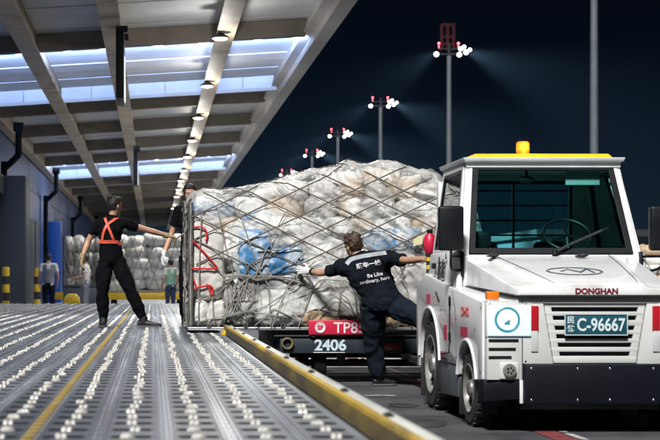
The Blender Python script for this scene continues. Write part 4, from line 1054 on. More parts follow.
# ------------------------------------------------------------------ cargo dolly under the load
def dolly():
    t = empty('cargo_dolly', (2.7, 17.4, 0), 'dark blue cargo dolly numbered 2406 under the netted load', 'dolly')
    z1 = .505
    def B(name, mat, a, b, bev=.008, parent=t):
        m = MB(); m.box(a, b); return m.build(name, mat, parent, bev=bev)
    fb = B('front_beam', 'dolly_navy', (1.36, 16.10, .325), (4.3, 16.20, .500))
    B('lower_lip', 'rail_cap', (1.72, 16.085, .330), (2.06, 16.098, .338), bev=.001)
    B('top_lip', 'dark_metal', (1.30, 16.08, .503), (4.3, 16.2, .518), bev=.002)
    text_obj('fleet_number', '2406', .13, 'num_paint', fb, (1.905, 16.097, .415), width=.34, bold=.004, extrude=.0015, sy=.95)
    B('tail_reflector', 'reflector_red', (2.48, 16.085, .36), (2.66, 16.099, .435), bev=.003)
    B('tail_reflector', 'reflector_red', (3.6, 16.085, .36), (3.78, 16.099, .435), bev=.003)
    for x in (1.40, 4.2): B('side_beam', 'dolly_navy', (x-.05, 16.205, .34), (x+.05, 19.2, .50))
    B('rear_beam', 'dolly_navy', (1.36, 19.2, .34), (4.3, 19.3, .50))
    for k in range(7):
        y = 16.4+k*.42
        m = MB(); m.cyl((1.46, y, .475), (4.14, y, .475), .035, 12); m.build('roller', 'alu', t)
    # tow ring with yellow paint at the near corner
    m = MB(); m.ring((1.44, 16.07, .43), (0, 1, 0), .055, .014, 20, 8); m.build('tie_ring', 'rail_olive', t)
    # running gear
    for x in (1.85, 3.85):
        for y in (16.75, 18.65):
            m = MB(); m.tube([(x-.07, y, .19), (x-.055, y, .19), (x+.055, y, .19), (x+.07, y, .19)], [.16, .19, .19, .16], 24); w = m.build('wheel', 'tyre', t)
            m = MB(); m.tube([(x-.074, y, .19), (x-.06, y, .19), (x+.06, y, .19), (x+.074, y, .19)], [.05, .11, .11, .05], 16); m.build('rim', 'wheel_rim', w)
    for y in (16.75, 18.65):
        m = MB(); m.cyl((1.7, y, .19), (4.0, y, .19), .04, 10); m.build('axle', 'dark_metal', t)
        for x in (2.1, 3.6): B('bracket', 'dark_metal', (x-.04, y-.08, .2), (x+.04, y+.08, .36))
    # drawbar with striped grab post
    m = MB(); m.bar((3.17, 16.1, .36), (3.17, 14.05, .38), .09, .09); m.bar((2.70, 16.1, .30), (2.70, 14.62, .28), .08, .06); m.bar((2.70, 14.62, .28), (3.17, 14.62, .33), .08, .06); m.build('drawbar', 'dark_metal', t)
    B('foot_plate', 'dark_metal', (2.66, 14.72, .312), (2.98, 15.20, .330))
    n = 9
    for k in range(n):
        za, zb = lerp(.33, 1.37, k/n), lerp(.33, 1.37, (k+1)/n)
        for j in range(3 if k >= 5 else 1):
            pa, pb = lerp(za, zb, j/(3 if k >= 5 else 1)), lerp(za, zb, (j+1)/(3 if k >= 5 else 1))
            m = MB(); m.box((2.668, 14.60, pa), (2.708, 14.645, pb-.001)); m.build('post_band', 'yellow' if (k*3+j) % 2 else 'black', t)
    m = MB(); m.tube([(2.70, 14.63, 1.365), (2.70, 14.63, 1.40), (2.70, 14.63, 1.46), (2.70, 14.63, 1.53), (2.70, 14.63, 1.57)], [.035, .056, .064, .054, .024], 18); m.build('red_lamp', 'sign_red', t)
    m = MB(); m.cyl((2.70, 14.63, 1.565), (2.70, 14.63, 1.60), .03, 10); m.build('lamp_cap', 'trim_black', t)
dolly()

def red_board():
    x0, x1 = 1.665, 2.46
    t = empty('fleet_board', (2.06, 16.06, .53), 'red fleet board reading TP85 with round white logo on dolly edge', 'sign board')
    m = MB(); m.box((x0, 16.045, .525), (x1, 16.065, .680)); m.build('board', 'sign_red', t, bev=.018, seg=3)
    text_obj('fleet_text', 'TP85', .13, 'sign_white', t, (2.10, 16.043, .602), width=.335, bold=.0015, extrude=.0012, sy=1.0)
    m = MB(); m.ring((1.79, 16.044, .602), (0, 1, 0), .052, .007, 32, 6); m.build('logo_ring', 'sign_white', t)
    m = MB(); m.cyl((1.79, 16.0455, .602), (1.79, 16.0435, .602), .047, 28); m.build('logo_disc', 'sign_white', t)
    text_obj('logo_text', 'SF', .06, 'sign_red', t, (1.79, 16.0425, .602), width=.062, bold=.003, extrude=.0012)
    for x in (x0+.05, x1-.05):
        m = MB(); m.box((x-.02, 16.066, .50), (x+.02, 16.079, .60)); m.build('clip', 'dark_metal', t)
red_board()
# ------------------------------------------------------------------ sacks, film and nets
def nz(x, y, z): return noise.noise(Vector((x, y, z)))
def ridged(x, y, z): return 1-2*abs(nz(x, y, z))

def sack_mesh(c, half, seed, crumple=.03, box=3.2, n=44, m=32, tilt=0.0):
    """a stuffed sack: a superellipsoid with folds"""
    rnd = random.Random(seed); ox, oy, oz = rnd.uniform(0, 50), rnd.uniform(0, 50), rnd.uniform(0, 50)
    b = MB(); c = Vector(c)
    def sp(v, e_): return math.copysign(abs(v)**e_, v)
    e1 = 2/box
    ct, st = math.cos(tilt), math.sin(tilt)
    vs = []; fs = []
    for i in range(m+1):
        th = math.pi*i/m - math.pi/2
        for j in range(n):
            ph = 2*math.pi*j/n
            p = Vector((sp(math.cos(th), e1)*sp(math.cos(ph), e1), sp(math.cos(th), e1)*sp(math.sin(ph), e1), sp(math.sin(th), e1)))
            q = Vector((p.x*half[0], p.y*half[1], p.z*half[2]))
            nn = Vector((p.x/half[0], p.y/half[1], p.z/half[2])).normalized()
            w = c+q
            d = .9*nz(w.x*4+ox, w.y*4+oy, w.z*4+oz) + .85*ridged(w.x*6+w.z*3+ox, w.y*6+oz, w.z*7-w.x*3+oy) + .55*ridged(w.x*14+oy, w.y*14, w.z*17+ox) - .65
            q = q + nn*(crumple*d)
            q = Vector((q.x*ct-q.z*st, q.y, q.x*st+q.z*ct))
            vs.append(c+q)
    for i in range(m):
        for j in range(n):
            fs.append((i*n+j, i*n+(j+1) % n, (i+1)*n+(j+1) % n, (i+1)*n+j))
    b.add(vs, fs); return b

LOADF = []                       # polygons of everything in the load, for the net to lie on
def note(b):
    LOADF.append(b)

PF = 16.2                        # front of the pallet
def sack(x0, x1, z0, z1, mat, seed, label, yf=PF+.02, dep=.56, crumple=.03, box=3.4, tilt=0.0, name='cargo_sack', cat='sack', n=56, m=40):
    c = ((x0+x1)/2, yf+dep/2, (z0+z1)/2)
    b = sack_mesh(c, ((x1-x0)/2+.012, dep/2, (z1-z0)/2+.012), seed, crumple, box, n, m, tilt)
    note(b)
    o = b.build(name, mat, smooth=60); rooted(o, (c[0], c[1], z0)); tag(o, label, cat, 'sacks and bundles on the netted pallet')
    return o

def load():
    t = empty('cargo_pallet', (1.97, 17.42, DECK+.03), 'flat aluminium air cargo pallet bridging deck and dolly', 'pallet')
    m = MB(); m.box((.41, PF+.03, DECK+.045), (3.53, 18.61, DECK+.053)); m.build('base_plate', 'alu', t)
    m = MB()
    for a, b in (((.378, PF-.01, DECK+.030), (3.56, PF+.03, DECK+.062)), ((.378, 18.61, DECK+.030), (3.56, 18.65, DECK+.062)), ((.378, PF+.031, DECK+.030), (.41, 18.609, DECK+.062)), ((3.53, PF+.031, DECK+.030), (3.56, 18.609, DECK+.062))):
        m = MB(); m.box(a, b); m.build('edge_rail', 'alu', t, bev=.006)
    S = sack
    S(.40, .78, .90, 1.82, 'sack_cream', 1, 'tall cream sack tied with red cord at the left corner', crumple=.022, box=4.5, yf=PF+.0)
    S(.41, .60, .61, .90, 'sack_white', 2, 'small white sack at the bottom left corner of the load', crumple=.018)
    S(.58, .80, .60, .91, 'sack_cream', 34, 'squat cream sack under the red cord loops', crumple=.02)
    S(.40, .93, 1.81, 1.97, 'sack_blue', 3, 'flat blue bag lying over the tall cream sack', crumple=.022, box=3)
    S(.77, .98, 1.22, 1.78, 'sack_white', 4, 'narrow white sack right of the red cords', crumple=.024)
    S(.94, 1.27, 1.12, 1.63, 'sack_blue', 5, 'plump bright blue bag in the middle of the left half', crumple=.035, yf=PF-.065, box=6.5)
    S(1.24, 1.62, 1.18, 1.45, 'sack_blue', 6, 'wide blue bag beside the plump blue bag', crumple=.035, yf=PF-.060, box=6.5, tilt=.08)
    S(1.60, 1.76, 1.18, 1.46, 'sack_white', 36, 'small white parcel between blue bag and gloved hand', crumple=.03)
    S(1.22, 1.66, 1.42, 1.60, 'sack_cream', 37, 'flat cream parcel on top of the wide blue bag', crumple=.03)
    S(.76, 1.12, .62, 1.20, 'sack_grey', 7, 'grey crumpled bundle below the gathered ropes', crumple=.035)
    S(1.08, 1.66, .61, 1.10, 'sack_white', 8, 'wide white bundle low on the front of the load', crumple=.04)
    S(1.60, 2.12, 1.16, 1.58, 'sack_white', 9, 'white bundle above the gloved hand', crumple=.035)
    S(1.64, 2.26, .68, 1.16, 'sack_grey', 10, 'large grey film bundle above the red board', crumple=.045, yf=PF-.01)
    S(1.60, 2.2, .60, .80, 'sack_tan', 11, 'flat tan bundle just behind the red board', crumple=.03)
    S(2.10, 2.58, .62, 1.10, 'sack_grey', 12, 'grey brown bundle behind the worker\'s hip', crumple=.04)
    S(2.05, 2.45, 1.08, 1.50, 'sack_white', 13, 'white bundle hidden mostly by the worker\'s shoulders', crumple=.035)
    S(2.30, 2.90, 1.42, 1.66, 'sack_blue', 14, 'blue bag above the worker\'s right shoulder', crumple=.03, yf=PF-.05, box=6)
    S(2.46, 2.82, 1.05, 1.42, 'sack_white', 15, 'white carton right of the worker\'s back', crumple=.018, box=7)
    S(2.80, 3.12, .72, 1.42, 'sack_brown', 16, 'dark brown crate beside the tug cab', crumple=.015, box=9)
    S(2.50, 3.0, .60, .86, 'sack_tan', 17, 'tan bundle at the bottom right behind the worker\'s leg', crumple=.03)
    S(3.05, 3.54, .61, 1.10, 'sack_cream', 18, 'cream sack behind the tug, low on the load', crumple=.03, n=22, m=16)
    S(3.05, 3.54, 1.08, 1.60, 'sack_white', 19, 'white sack behind the tug, upper on the load', crumple=.03, n=22, m=16)
    S(.92, 1.64, 1.56, 1.80, 'sack_white', 20, 'white film bundle under the hem above the blue bags', crumple=.035)
    S(.97, 1.30, 1.68, 1.86, 'sack_blue', 35, 'pale blue strip of bag under the film, left of centre', crumple=.03, yf=PF+.03)
    S(1.60, 2.36, 1.5, 1.8, 'sack_grey', 21, 'grey bundle under the hem at mid height', crumple=.04, yf=PF+.06)
    S(2.85, 3.5, 1.5, 1.78, 'sack_cream', 22, 'cream bundle under the hem beside the cab', crumple=.03, n=22, m=16)
    # left flank, behind the corner sack
    k = 50
    for (ya, yb) in ((16.78, 17.4), (17.4, 18.0), (18.0, 18.58)):
        for (za, zb, mt) in ((.61, 1.15, 'sack_grey'), (1.14, 1.72, 'sack_white')):
            b = sack_mesh((.68, (ya+yb)/2, (za+zb)/2), (.29, (yb-ya)/2, (zb-za)/2+.01), k, .03, 3.4, 22, 16); note(b)
            o = b.build('cargo_sack', mt, smooth=60); rooted(o, (.68, (ya+yb)/2, za))
            tag(o, '%s sack on the narrow left flank of the load, %s from the front' % ('lower grey' if za < 1 else 'upper white', {16.78: 'first', 17.4: 'second', 18.0: 'third'}[ya]), 'sack', 'sacks and bundles on the netted pallet')
            k += 1
load()

TOP = [(.36, 1.98), (.42, 2.06), (.56, 2.13), (.745, 2.105), (1.0, 2.14), (1.18, 2.175), (1.43, 2.215), (1.70, 2.29), (2.02, 2.34), (2.15, 2.385), (2.29, 2.345), (2.42, 2.355), (2.52, 2.385), (2.66, 2.38), (2.75, 2.335), (2.99, 2.30), (3.08, 2.18), (3.2, 2.05), (3.4, 1.95), (3.58, 1.85)]
def top_at(x):
    if x <= TOP[0][0]: return TOP[0][1]
    for (a, b), (c, d) in zip(TOP, TOP[1:]):
        if x <= c: return lerp(b, d, (x-a)/(c-a))
    return TOP[-1][1]
def film():
    """one crumpled sheet of film draped over the top and down the sides"""
    nx, nt = 260, 240
    x0, x1 = .385, 3.555
    vs = []
    for j in range(nt+1):
        t = j/nt
        for i in range(nx+1):
            s = i/nx; x = lerp(x0, x1, s)
            zt = top_at(x)
            hem = .74 + .10*nz(x*1.3, 3, 1) + .12*nz(x*3.7, 7, 2)
            if x < .98: hem = lerp(1.74+.06*nz(x*5, 7, 2), hem, max(0, min(1, (x-.78)/.20)))
            # path: front hem -> front shoulder -> crest -> rear shoulder -> rear hem
            if t < .46:
                q = t/.46; z = lerp(hem, zt-.20, q); y = PF+.0+.03*q-.035*max(0, min(1, (1.6-z)/.3))
                yv = -1
            elif t < .62:
                q = (t-.46)/.16; a = q*math.pi/2; z = zt-.20+.20*math.sin(a); y = PF+.03+.38*(1-math.cos(a))
            elif t < .88:
                q = (t-.62)/.26; z = zt+.03*math.sin(q*math.pi)-.04*q; y = lerp(PF+.41, 18.35, q)
            else:
                q = (t-.88)/.12; z = lerp(zt-.04, .9, q); y = lerp(18.35, 18.63, min(1, q*3))
            # pull the side edges down
            ed = max(0, .10-(x-x0))/.10; er = max(0, .14-(x1-x))/.14
            z -= .10*ed*ed*(1 if t > .4 else .2) + .25*er*er*(1 if t > .4 else .2)
            vs.append(Vector((x, y, z)))
    W = nx+1
    nrm = []
    for j in range(nt+1):
        for i in range(W):
            a = vs[j*W+min(i+1, nx)]-vs[j*W+max(i-1, 0)]; b = vs[min(j+1, nt)*W+i]-vs[max(j-1, 0)*W+i]
            n_ = a.cross(b); nrm.append(n_.normalized() if n_.length > 1e-9 else Vector((0, -1, 0)))
    out = []
    for p, n_ in zip(vs, nrm):
        x, y, z = p
        # long folds falling to the lower right plus crumpling
        u = x*.55+z*.85; w = x*.85-z*.55
        wx, wz = x+.12*nz(x*2, y*2, z*2), z+.12*nz(x*2+9, y*2, z*2)
        u = wx*.62+wz*.78; w = wx*.78-wz*.62
        amp = min(1, max(.35, (x-.5)/1.3))
        d = .070*ridged(w*.9+3, u*3.2, y*1.6) + .052*ridged(w*1.5, u*7.5+7, y*3) + .028*ridged(w*3.6+2, u*16, y*7) + .034*nz(x*2.6, y*2.2, z*2.6)+.008*ridged(x*30, y*26, z*30)
        up = 1 if n_.z < .8 else .55
        if y < PF+.2 and z < 1.65: up = lerp(1, .45, min(1, (1.65-z)/.35))
        out.append(p + n_*(d*amp*up*1.1-.022))
    b = MB(); b.v = out
    for j in range(nt):
        for i in range(nx): b.f.append((j*W+i, j*W+i+1, (j+1)*W+i+1, (j+1)*W+i))
    note(b)
    o = b.build('plastic_film', 'film', smooth=60); rooted(o, (1.97, 17.4, DECK+.06))
    tag(o, 'crumpled off-white plastic film draped over the top of the load', 'plastic film')
film()

def load_bvh():
    v = []; f = []
    for b in LOADF:
        k = len(v); v += b.v; f += [tuple(i+k for i in q) for q in b.f]
    return BVHTree.FromPolygons(v, f)
def inner_parcels():
    """parcels that show through the film, and the inner sheet behind the front sacks"""
    rnd = random.Random(21); x = .44; k = 0
    mats = ['sack_tan', 'sack_white', 'sack_cream', 'sack_tan', 'sack_blue', 'sack_white', 'sack_grey', 'sack_tan', 'sack_cream', 'sack_white', 'sack_blue', 'sack_cream', 'sack_white']
    words = {'sack_tan': 'tan carton', 'sack_white': 'white parcel', 'sack_cream': 'cream parcel', 'sack_blue': 'blue parcel', 'sack_grey': 'grey parcel'}
    for row, z0 in ((0, 1.58), (1, 1.79), (2, 2.00), (3, 2.17)):
        x = .44; i = 0
        while x < 3.4:
            w = rnd.uniform(.20, .42); x1 = min(x+w, 3.5)
            z1 = min(z0+.215, top_at((x+x1)/2)-.07)
            if z1 > z0+.08:
                mt = rnd.choice(mats)
                b = sack_mesh(((x+x1)/2, PF+(.33, .34, .37, .46)[row], (z0+z1)/2), ((x1-x)/2-.002, .27, (z1-z0)/2+.006), 300+k, .018, 4.5, 30, 20, rnd.uniform(-.16, .16))
                o = b.build('parcel', mt, smooth=60); rooted(o, ((x+x1)/2, PF+.36, z0))
                tag(o, '%s showing faintly through the film, %s of the %s row' % (words[mt], ORD[i] if i else 'first', ('lowest', 'second lowest', 'second highest', 'topmost')[row]), 'parcel', 'parcels under the plastic film')
                k += 1; i += 1
            x = x1+.01
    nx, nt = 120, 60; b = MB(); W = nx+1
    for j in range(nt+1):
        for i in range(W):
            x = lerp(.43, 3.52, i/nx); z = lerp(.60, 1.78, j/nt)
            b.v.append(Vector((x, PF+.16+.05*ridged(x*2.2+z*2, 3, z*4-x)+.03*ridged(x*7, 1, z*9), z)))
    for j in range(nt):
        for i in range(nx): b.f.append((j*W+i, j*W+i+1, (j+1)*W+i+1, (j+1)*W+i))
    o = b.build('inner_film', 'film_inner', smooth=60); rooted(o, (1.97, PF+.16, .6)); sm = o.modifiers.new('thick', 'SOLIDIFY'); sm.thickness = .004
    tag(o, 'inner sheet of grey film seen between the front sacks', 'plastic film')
inner_parcels()
BV = load_bvh()
def front_y(x, z):
    h = BV.ray_cast(Vector((x, 15.0, z)), Vector((0, 1, 0)), 3.0)
    return h[0].y if h[0] else None
def top_z(x, y):
    h = BV.ray_cast(Vector((x, y, 4.0)), Vector((0, 0, -1)), 3.2)
    return h[0].z if h[0] else None

def rope_on_front(pts, off=.012, win=4):
    """lay a taut rope over the front of the load; pts are (x, z)"""
    fine = []
    for (a, b) in zip(pts, pts[1:]):
        L_ = math.hypot(b[0]-a[0], b[1]-a[1]); n = max(2, int(L_/.03))
        for k in range(n): fine.append((lerp(a[0], b[0], k/n), lerp(a[1], b[1], k/n)))
    fine.append(pts[-1])
    ys = []
    for (x, z) in fine:
        y = front_y(x, z); ys.append(PF+.12 if y is None else min(y, PF+.45))
    n = len(ys)
    mn = [min(ys[max(0, i-win):i+win+1]) for i in range(n)]
    sm = [sum(mn[max(0, i-win):i+win+1])/len(mn[max(0, i-win):i+win+1]) for i in range(n)]
    return [Vector((x, y-off, z)) for (x, z), y in zip(fine, sm)]

def net():
    t = empty('cargo_net', (1.97, 17.4, DECK+.06), 'brown rope cargo net stretched in diamonds over the load', 'cargo net')
    rnd = random.Random(11)
    zb = DECK+.075
    def over_top(x, z_edge, dirx):
        pts = []
        for k in range(40):
            y = PF+.30+k*.05
            if y > 18.5: break
            xx = x+dirx*(y-PF)*.95
            if not (.42 < xx < 3.5): break
            z = top_z(xx, y)
            if z is None: break
            pts.append(Vector((xx, y, z+.012)))
        for i in range(2, len(pts)-2): pts[i].z = max(pts[i].z, (pts[i-2].z+pts[i+2].z)/2)
        return pts
    def strand(x_at, slope, mat='rope', r=.0066):
        """a strand that falls to the right (slope<0) or to the left (slope>0) across the front"""
        pts = []; z = 2.5
        jit = rnd.uniform(-.03, .03)
        for k in range(64):
            z = 2.42-k*.03
            x = x_at + (2.42-z)*slope + jit + .05*nz(x_at*3, z*1.5, slope*5)
            sag = 1.0
            if not (.40 < x < 3.54): continue
            if z > top_at(x)-.06: continue
            if z < 1.26: break
            pts.append((x, z))
        if len(pts) < 4: return
        if pts[-1][1] < 1.32 and .5 < pts[-1][0] < 3.4: pts.append((pts[-1][0]+.03*slope, 1.13))
        P_ = rope_on_front(pts, win=5)
        ot = over_top(P_[0].x, P_[0].z, -slope*.3)
        P_ = ot[::-1]+P_ if ot and (ot[0]-P_[0]).length < .6 else P_
        m = MB(); m.tube(P_, [(r*1.15, r*.62)]*len(P_), 6, side=(0, 0, 1)); m.build('strand', mat, t)
    for k in range(9): strand(-1.35+k*.56, 2.05)
    for k in range(9): strand(.62+k*.56, -2.1)
    # lower part: looser strands running to the pallet edge
    def loose(pts, mat='rope_grey', r=.0064, win=4):
        P_ = rope_on_front(pts, off=.014, win=win)
        m = MB(); m.tube(smooth_path(P_[::2]+[P_[-1]] if len(P_) > 6 else P_, 2), r, 6); m.build('strand', mat, t)
    for k in range(5):
        x = 1.05+k*.5
        loose([(x, 1.32), (x+rnd.uniform(.1, .25), 1.05), (x+rnd.uniform(.0, .35), zb)], 'rope_grey')
        loose([(x+.2, 1.32), (x+rnd.uniform(-.15, .1), 1.05), (x+rnd.uniform(-.35, .0), zb)], 'rope_grey')
    loose([(.74, .70), (1.2, .82), (1.62, 1.1)]); loose([(.5, .66), (1.0, .78), (1.5, .70), (1.66, .62)])
    loose([(1.55, .95), (1.9, 1.06), (2.1, .9), (2.24, .62)]); loose([(1.1, .62), (1.3, .80), (1.62, .66)])
    loose([(1.7, .7), (1.95, .95), (2.2, .72)]); loose([(1.62, .9), (1.8, 1.12), (2.1, 1.1), (2.3, .8)])
    # gathered bundle of ropes across the middle, and a hanging knot of slack
    for k in range(6):
        j = lambda s=.02: rnd.uniform(-s, s)
        loose([(.76, 1.13+j(.03)), (.95, 1.16+j()), (1.12, 1.13+j(.03)), (1.32, 1.15+j()), (1.5, 1.12+j()), (1.62, 1.10+j(.04))], 'rope_grey', .0072)
    for k in range(9):
        x = .80+rnd.uniform(0, .24); z = 1.14+rnd.uniform(-.02, .05)
        loose([(x, z), (x+rnd.uniform(-.06, .06), z-.12), (x+rnd.uniform(-.09, .09), z-.26), (x+rnd.uniform(-.08, .08), z-.36-rnd.uniform(0, .12))], 'rope_grey', .0066, 2)
    for k in range(5):
        x = .84+k*.05
        loose([(x, 1.08), (x+.03, .92), (x+.07, .86), (x+.1, .94), (x+.09, 1.08)], 'rope_grey', .0064, 2)
    # ropes below the tall sack
    loose([(.6, 1.30), (.70, 1.22), (.80, 1.16)], 'rope_grey'); loose([(.42, .88), (.55, .90), (.72, .98), (.85, 1.12)], 'rope_grey')
    loose([(.52, 1.82), (.50, 1.3), (.49, .62)], 'rope_grey', .006); loose([(.64, .95), (.66, .62)], 'rope_grey', .006)
    loose([(.70, 1.86), (.80, 1.4), (.88, 1.14)]); loose([(.93, 1.86), (1.04, 1.5), (1.16, 1.18), (1.2, 1.12)]); loose([(1.42, 1.84), (1.2, 1.4), (1.10, 1.14)])
    loose([(1.12, 1.42), (1.40, 1.44), (1.66, 1.44)]); loose([(1.0, 1.3), (1.2, 1.16), (1.5, 1.3), (1.66, 1.42)])
    # hems: the dense dark edge of the net down the left corner
    for k in range(12):
        yb = rnd.uniform(16.22, 18.5); P_ = []
        for q in range(14):
            z = lerp(1.98+rnd.uniform(-.05, .05), .62, q/13)
            y = yb+.16*nz(q*.5, k*3.1, 1)
            h = BV.ray_cast(Vector((-.6, y, z)), Vector((1, 0, 0)), 2.5)
            xx = min(h[0].x if h[0] else .40, .44)
            P_.append(Vector((xx-.016-rnd.uniform(0, .02), y, z)))
        m = MB(); m.tube(smooth_path(P_, 2), rnd.uniform(.008, .015), 5); m.build('hem_strand', 'rope_dark' if k % 2 else 'rope_grey', t)
    for k in range(10):
        z = .7+k*.13; P_ = []
        for q in range(12):
            y = lerp(16.2, 18.55, q/11); h = BV.ray_cast(Vector((-.6, y, z)), Vector((1, 0, 0)), 2.5)
            P_.append(Vector((min(h[0].x if h[0] else .40, .44)-.02, y, z+.05*math.sin(q*1.3+k))))
        m = MB(); m.tube(smooth_path(P_, 2), .011, 5); m.build('hem_strand', 'rope_dark', t)
    for k in range(3):
        P_ = [Vector((.39+.016*k+.012*nz(q*.7, k*2, 3), PF-.018-.008*math.sin(q+k), lerp(1.95, .62, q/16))) for q in range(17)]
        m = MB(); m.tube(smooth_path(P_, 2), .011, 6); m.build('hem_strand', 'rope_dark' if k % 2 == 0 else 'rope_grey', t)
    # fittings along the pallet edge, ring on the gathered ropes
    for k in range(8):
        x = .6+k*.4
        m = MB(); m.ring((x, PF-.022, DECK+.085), (0, 1, 0), .022, .006, 14, 6); m.build('edge_fitting', 'chrome', t)
net()

def rope_things():
    def cord(pts, label, r=.0095):
        P_ = rope_on_front(pts, off=.022, win=2)
        m = MB(); m.tube(smooth_path(P_[::2]+[P_[-1]], 2), r, 7)
        o = m.build('red_cord', 'cord_red'); rooted(o, P_[-1]); tag(o, label, 'cord', 'red cords tied round the tall cream sack')
    cord([(.425, 1.68), (.50, 1.685), (.56, 1.665), (.585, 1.60), (.57, 1.535)], 'red cord end curling over the top of the cream sack')
    cord([(.42, 1.545), (.56, 1.40), (.70, 1.24)], 'red cord running diagonally down the cream sack')
    cord([(.41, 1.235), (.55, 1.232), (.70, 1.235)], 'red cord lying level across the cream sack')
    cord([(.42, 1.18), (.45, 1.08), (.47, 1.04)], 'short red cord joining the lower knot at the left edge')
    cord([(.405, 1.015), (.48, 1.03), (.56, 1.045), (.62, 1.05), (.65, 1.0), (.645, .955), (.62, .97), (.60, 1.05), (.58, 1.06)], 'red cord with a looped knot low on the cream sack', .011)
    yb = (front_y(1.455, 1.125) or PF)-.02
    b = sack_mesh((1.455, yb, 1.125), (.052, .012, .036), 91, .004, 2.6, 18, 12)
    o = b.build('net_buckle', 'reflector_white', smooth=60); rooted(o, (1.455, PF-.035, 1.08)); tag(o, 'oval white buckle on the gathered net ropes', 'buckle')
    y = min(front_y(2.85, 1.54) or PF, PF+.1)
    m = MB(); m.hexa([(2.79, y-.03, 1.475), (2.89, y-.035, 1.50), (2.89, y-.032, 1.50), (2.79, y-.027, 1.475), (2.795, y-.03, 1.57), (2.895, y-.035, 1.595), (2.895, y-.032, 1.595), (2.795, y-.027, 1.57)])
    o = m.build('paper_label', 'paper'); rooted(o, (2.84, y-.03, 1.475)); tag(o, 'pale yellow paper label tied to the net near the cab', 'label')
rope_things()

# ------------------------------------------------------------------ background loads
def back_load(x0, x1, y0, y1, z0, h, mats, seed, label, wrap=None):
    t = empty('background_pallet', ((x0+x1)/2, (y0+y1)/2, z0), label, 'cargo load')
    m = MB(); m.box((x0, y0, z0), (x1, y1, z0+.05)); m.build('base_plate', 'alu', t)
    rnd = random.Random(seed); rows = 5
    for r in range(rows):
        za, zb = z0+.05+h*r/rows, z0+.05+h*(r+1)/rows
        n = 4; cut = [x0+(x1-x0)*(k+ (rnd.uniform(-.22, .22) if 0 < k < n else 0))/n for k in range(n+1)]
        for k in range(n):
            top = .10 if r == rows-1 else 0
            b = sack_mesh(((cut[k]+cut[k+1])/2, y0+.35+rnd.uniform(-.06, .04), (za+zb)/2+rnd.uniform(-.03, .03)+top*rnd.uniform(-.6, .6)), ((cut[k+1]-cut[k])/2+.05, .38, (zb-za)/2+.06), seed*100+r*10+k, .05, 2.6, 16, 10)
            b.build('sack', mats[rnd.randrange(len(mats))], t, smooth=70)
    b = sack_mesh(((x0+x1)/2, (y0+y1)/2+.2, z0+h*.47), ((x1-x0)/2-.06, (y1-y0)/2-.15, h*.46), seed, .03, 6, 20, 14); b.build('core', mats[0], t, smooth=70)
    for k in range(9):
        xa = x0+(x1-x0)*k/8
        for s in (-1, 1):
            P_ = [Vector((min(max(xa+s*.55*q, x0), x1), y0-.09, z0+.05+h*q*.97)) for q in [i/8 for i in range(9)]]
            m = MB(); m.tube(P_, .012, 5); m.build('strand', 'rope_grey', t)
    return t
def back_dolly(x0, x1, y0, label):
    t = empty('yellow_dolly', ((x0+x1)/2, y0+.8, .15), label, 'dolly')
    m = MB(); m.box((x0, y0, .56), (x1, y0+.10, .78)); m.build('frame', 'yellow', t, bev=.01)
    m = MB(); m.box((x0, y0+2.2, .56), (x1, y0+2.3, .78)); m.build('frame', 'yellow', t, bev=.01)
    for x in (x0+.05, x1-.05): m = MB(); m.box((x-.05, y0+.105, .56), (x+.05, y0+2.195, .78)); m.build('frame', 'yellow', t, bev=.01)
    for x in (x0+.5, x1-.5):
        for y in (y0+.4, y0+1.9):
            m = MB(); m.cyl((x-.08, y, .35), (x+.08, y, .35), .20, 18); w = m.build('wheel', 'tyre', t)
            m = MB(); m.box((x-.05, y-.06, .36), (x+.05, y+.06, .57)); m.build('fork', 'dark_metal', t)
back_dolly(-1.75, 1.35, 47.0, 'yellow dolly under the far white load')
back_load(-1.45, 1.20, 47.05, 49.3, .80, 1.72, ['sack_white', 'sack_cream', 'sack_white'], 4, 'far netted load of white sacks behind the pulling worker')
back_load(-2.85, -1.62, 48.5, 50.6, .30, 2.15, ['sack_grey', 'sack_white'], 6, 'far load in silver grey film beside the blue wall')
back_dolly(-3.3, -1.78, 47.9, 'yellow dolly under the far silver load')
back_dolly(10.6, 14.5, 33.0, 'dolly far behind the tug at the right picture edge')
back_load(10.8, 14.3, 33.05, 35.3, .80, 1.0, ['sack_tan', 'sack_brown', 'sack_cream'], 8, 'brown cargo load far behind the tug at the right edge')
def teal_bin(x, y):
    t = empty('parts_bin', (x, y, .15), 'dark blue bin standing beside the far left load', 'bin')
    m = MB(); m.box((x-.55, y, .15), (x+.55, y+.6, .95)); m.build('body', 'slate', t, bev=.03)
    m = MB(); m.box((x-.58, y-.03, .95), (x+.58, y+.63, 1.02)); m.build('lid', 'dark_metal', t, bev=.015)
teal_bin(-2.15, 45.0)
# ------------------------------------------------------------------ people
def V(*a): return Vector(a)
def frame(fwd, up=(0, 0, 1)):
    f = Vector(fwd).normalized(); u = Vector(up); r = f.cross(u).normalized(); u = r.cross(f).normalized()
    return r, f, u

def head_parts(b, c, fwd, up, k=1.0):
    """skull, jaw, nose, ears, brow, lips in the head's own axes; c = centre of the head"""
    r, f, u = frame(fwd, up); c = Vector(c)
    at = lambda x, y, z: c + r*(x*k) + f*(y*k) + u*(z*k)
    E = lambda x, y, z, a, d, h: b.ell(at(x, y, z), (r*(a*k), f*(d*k), u*(h*k)), 16, 12)
    E(0, -.008, .030, .074, .095, .082)          # skull
    E(0, .020, -.025, .062, .072, .078)          # face
    E(0, .046, -.072, .040, .040, .036)          # jaw and chin
    E(0, .088, -.012, .011, .016, .028)          # nose bridge
    E(0, .097, -.024, .015, .013, .011)          # nose tip
    E(0, .078, -.058, .024, .016, .013)          # mouth
    E(0, .074, .020, .052, .020, .014)           # brow
    for s in (-1, 1): E(s*.074, -.006, -.012, .010, .018, .030)
    return at, r, f, u

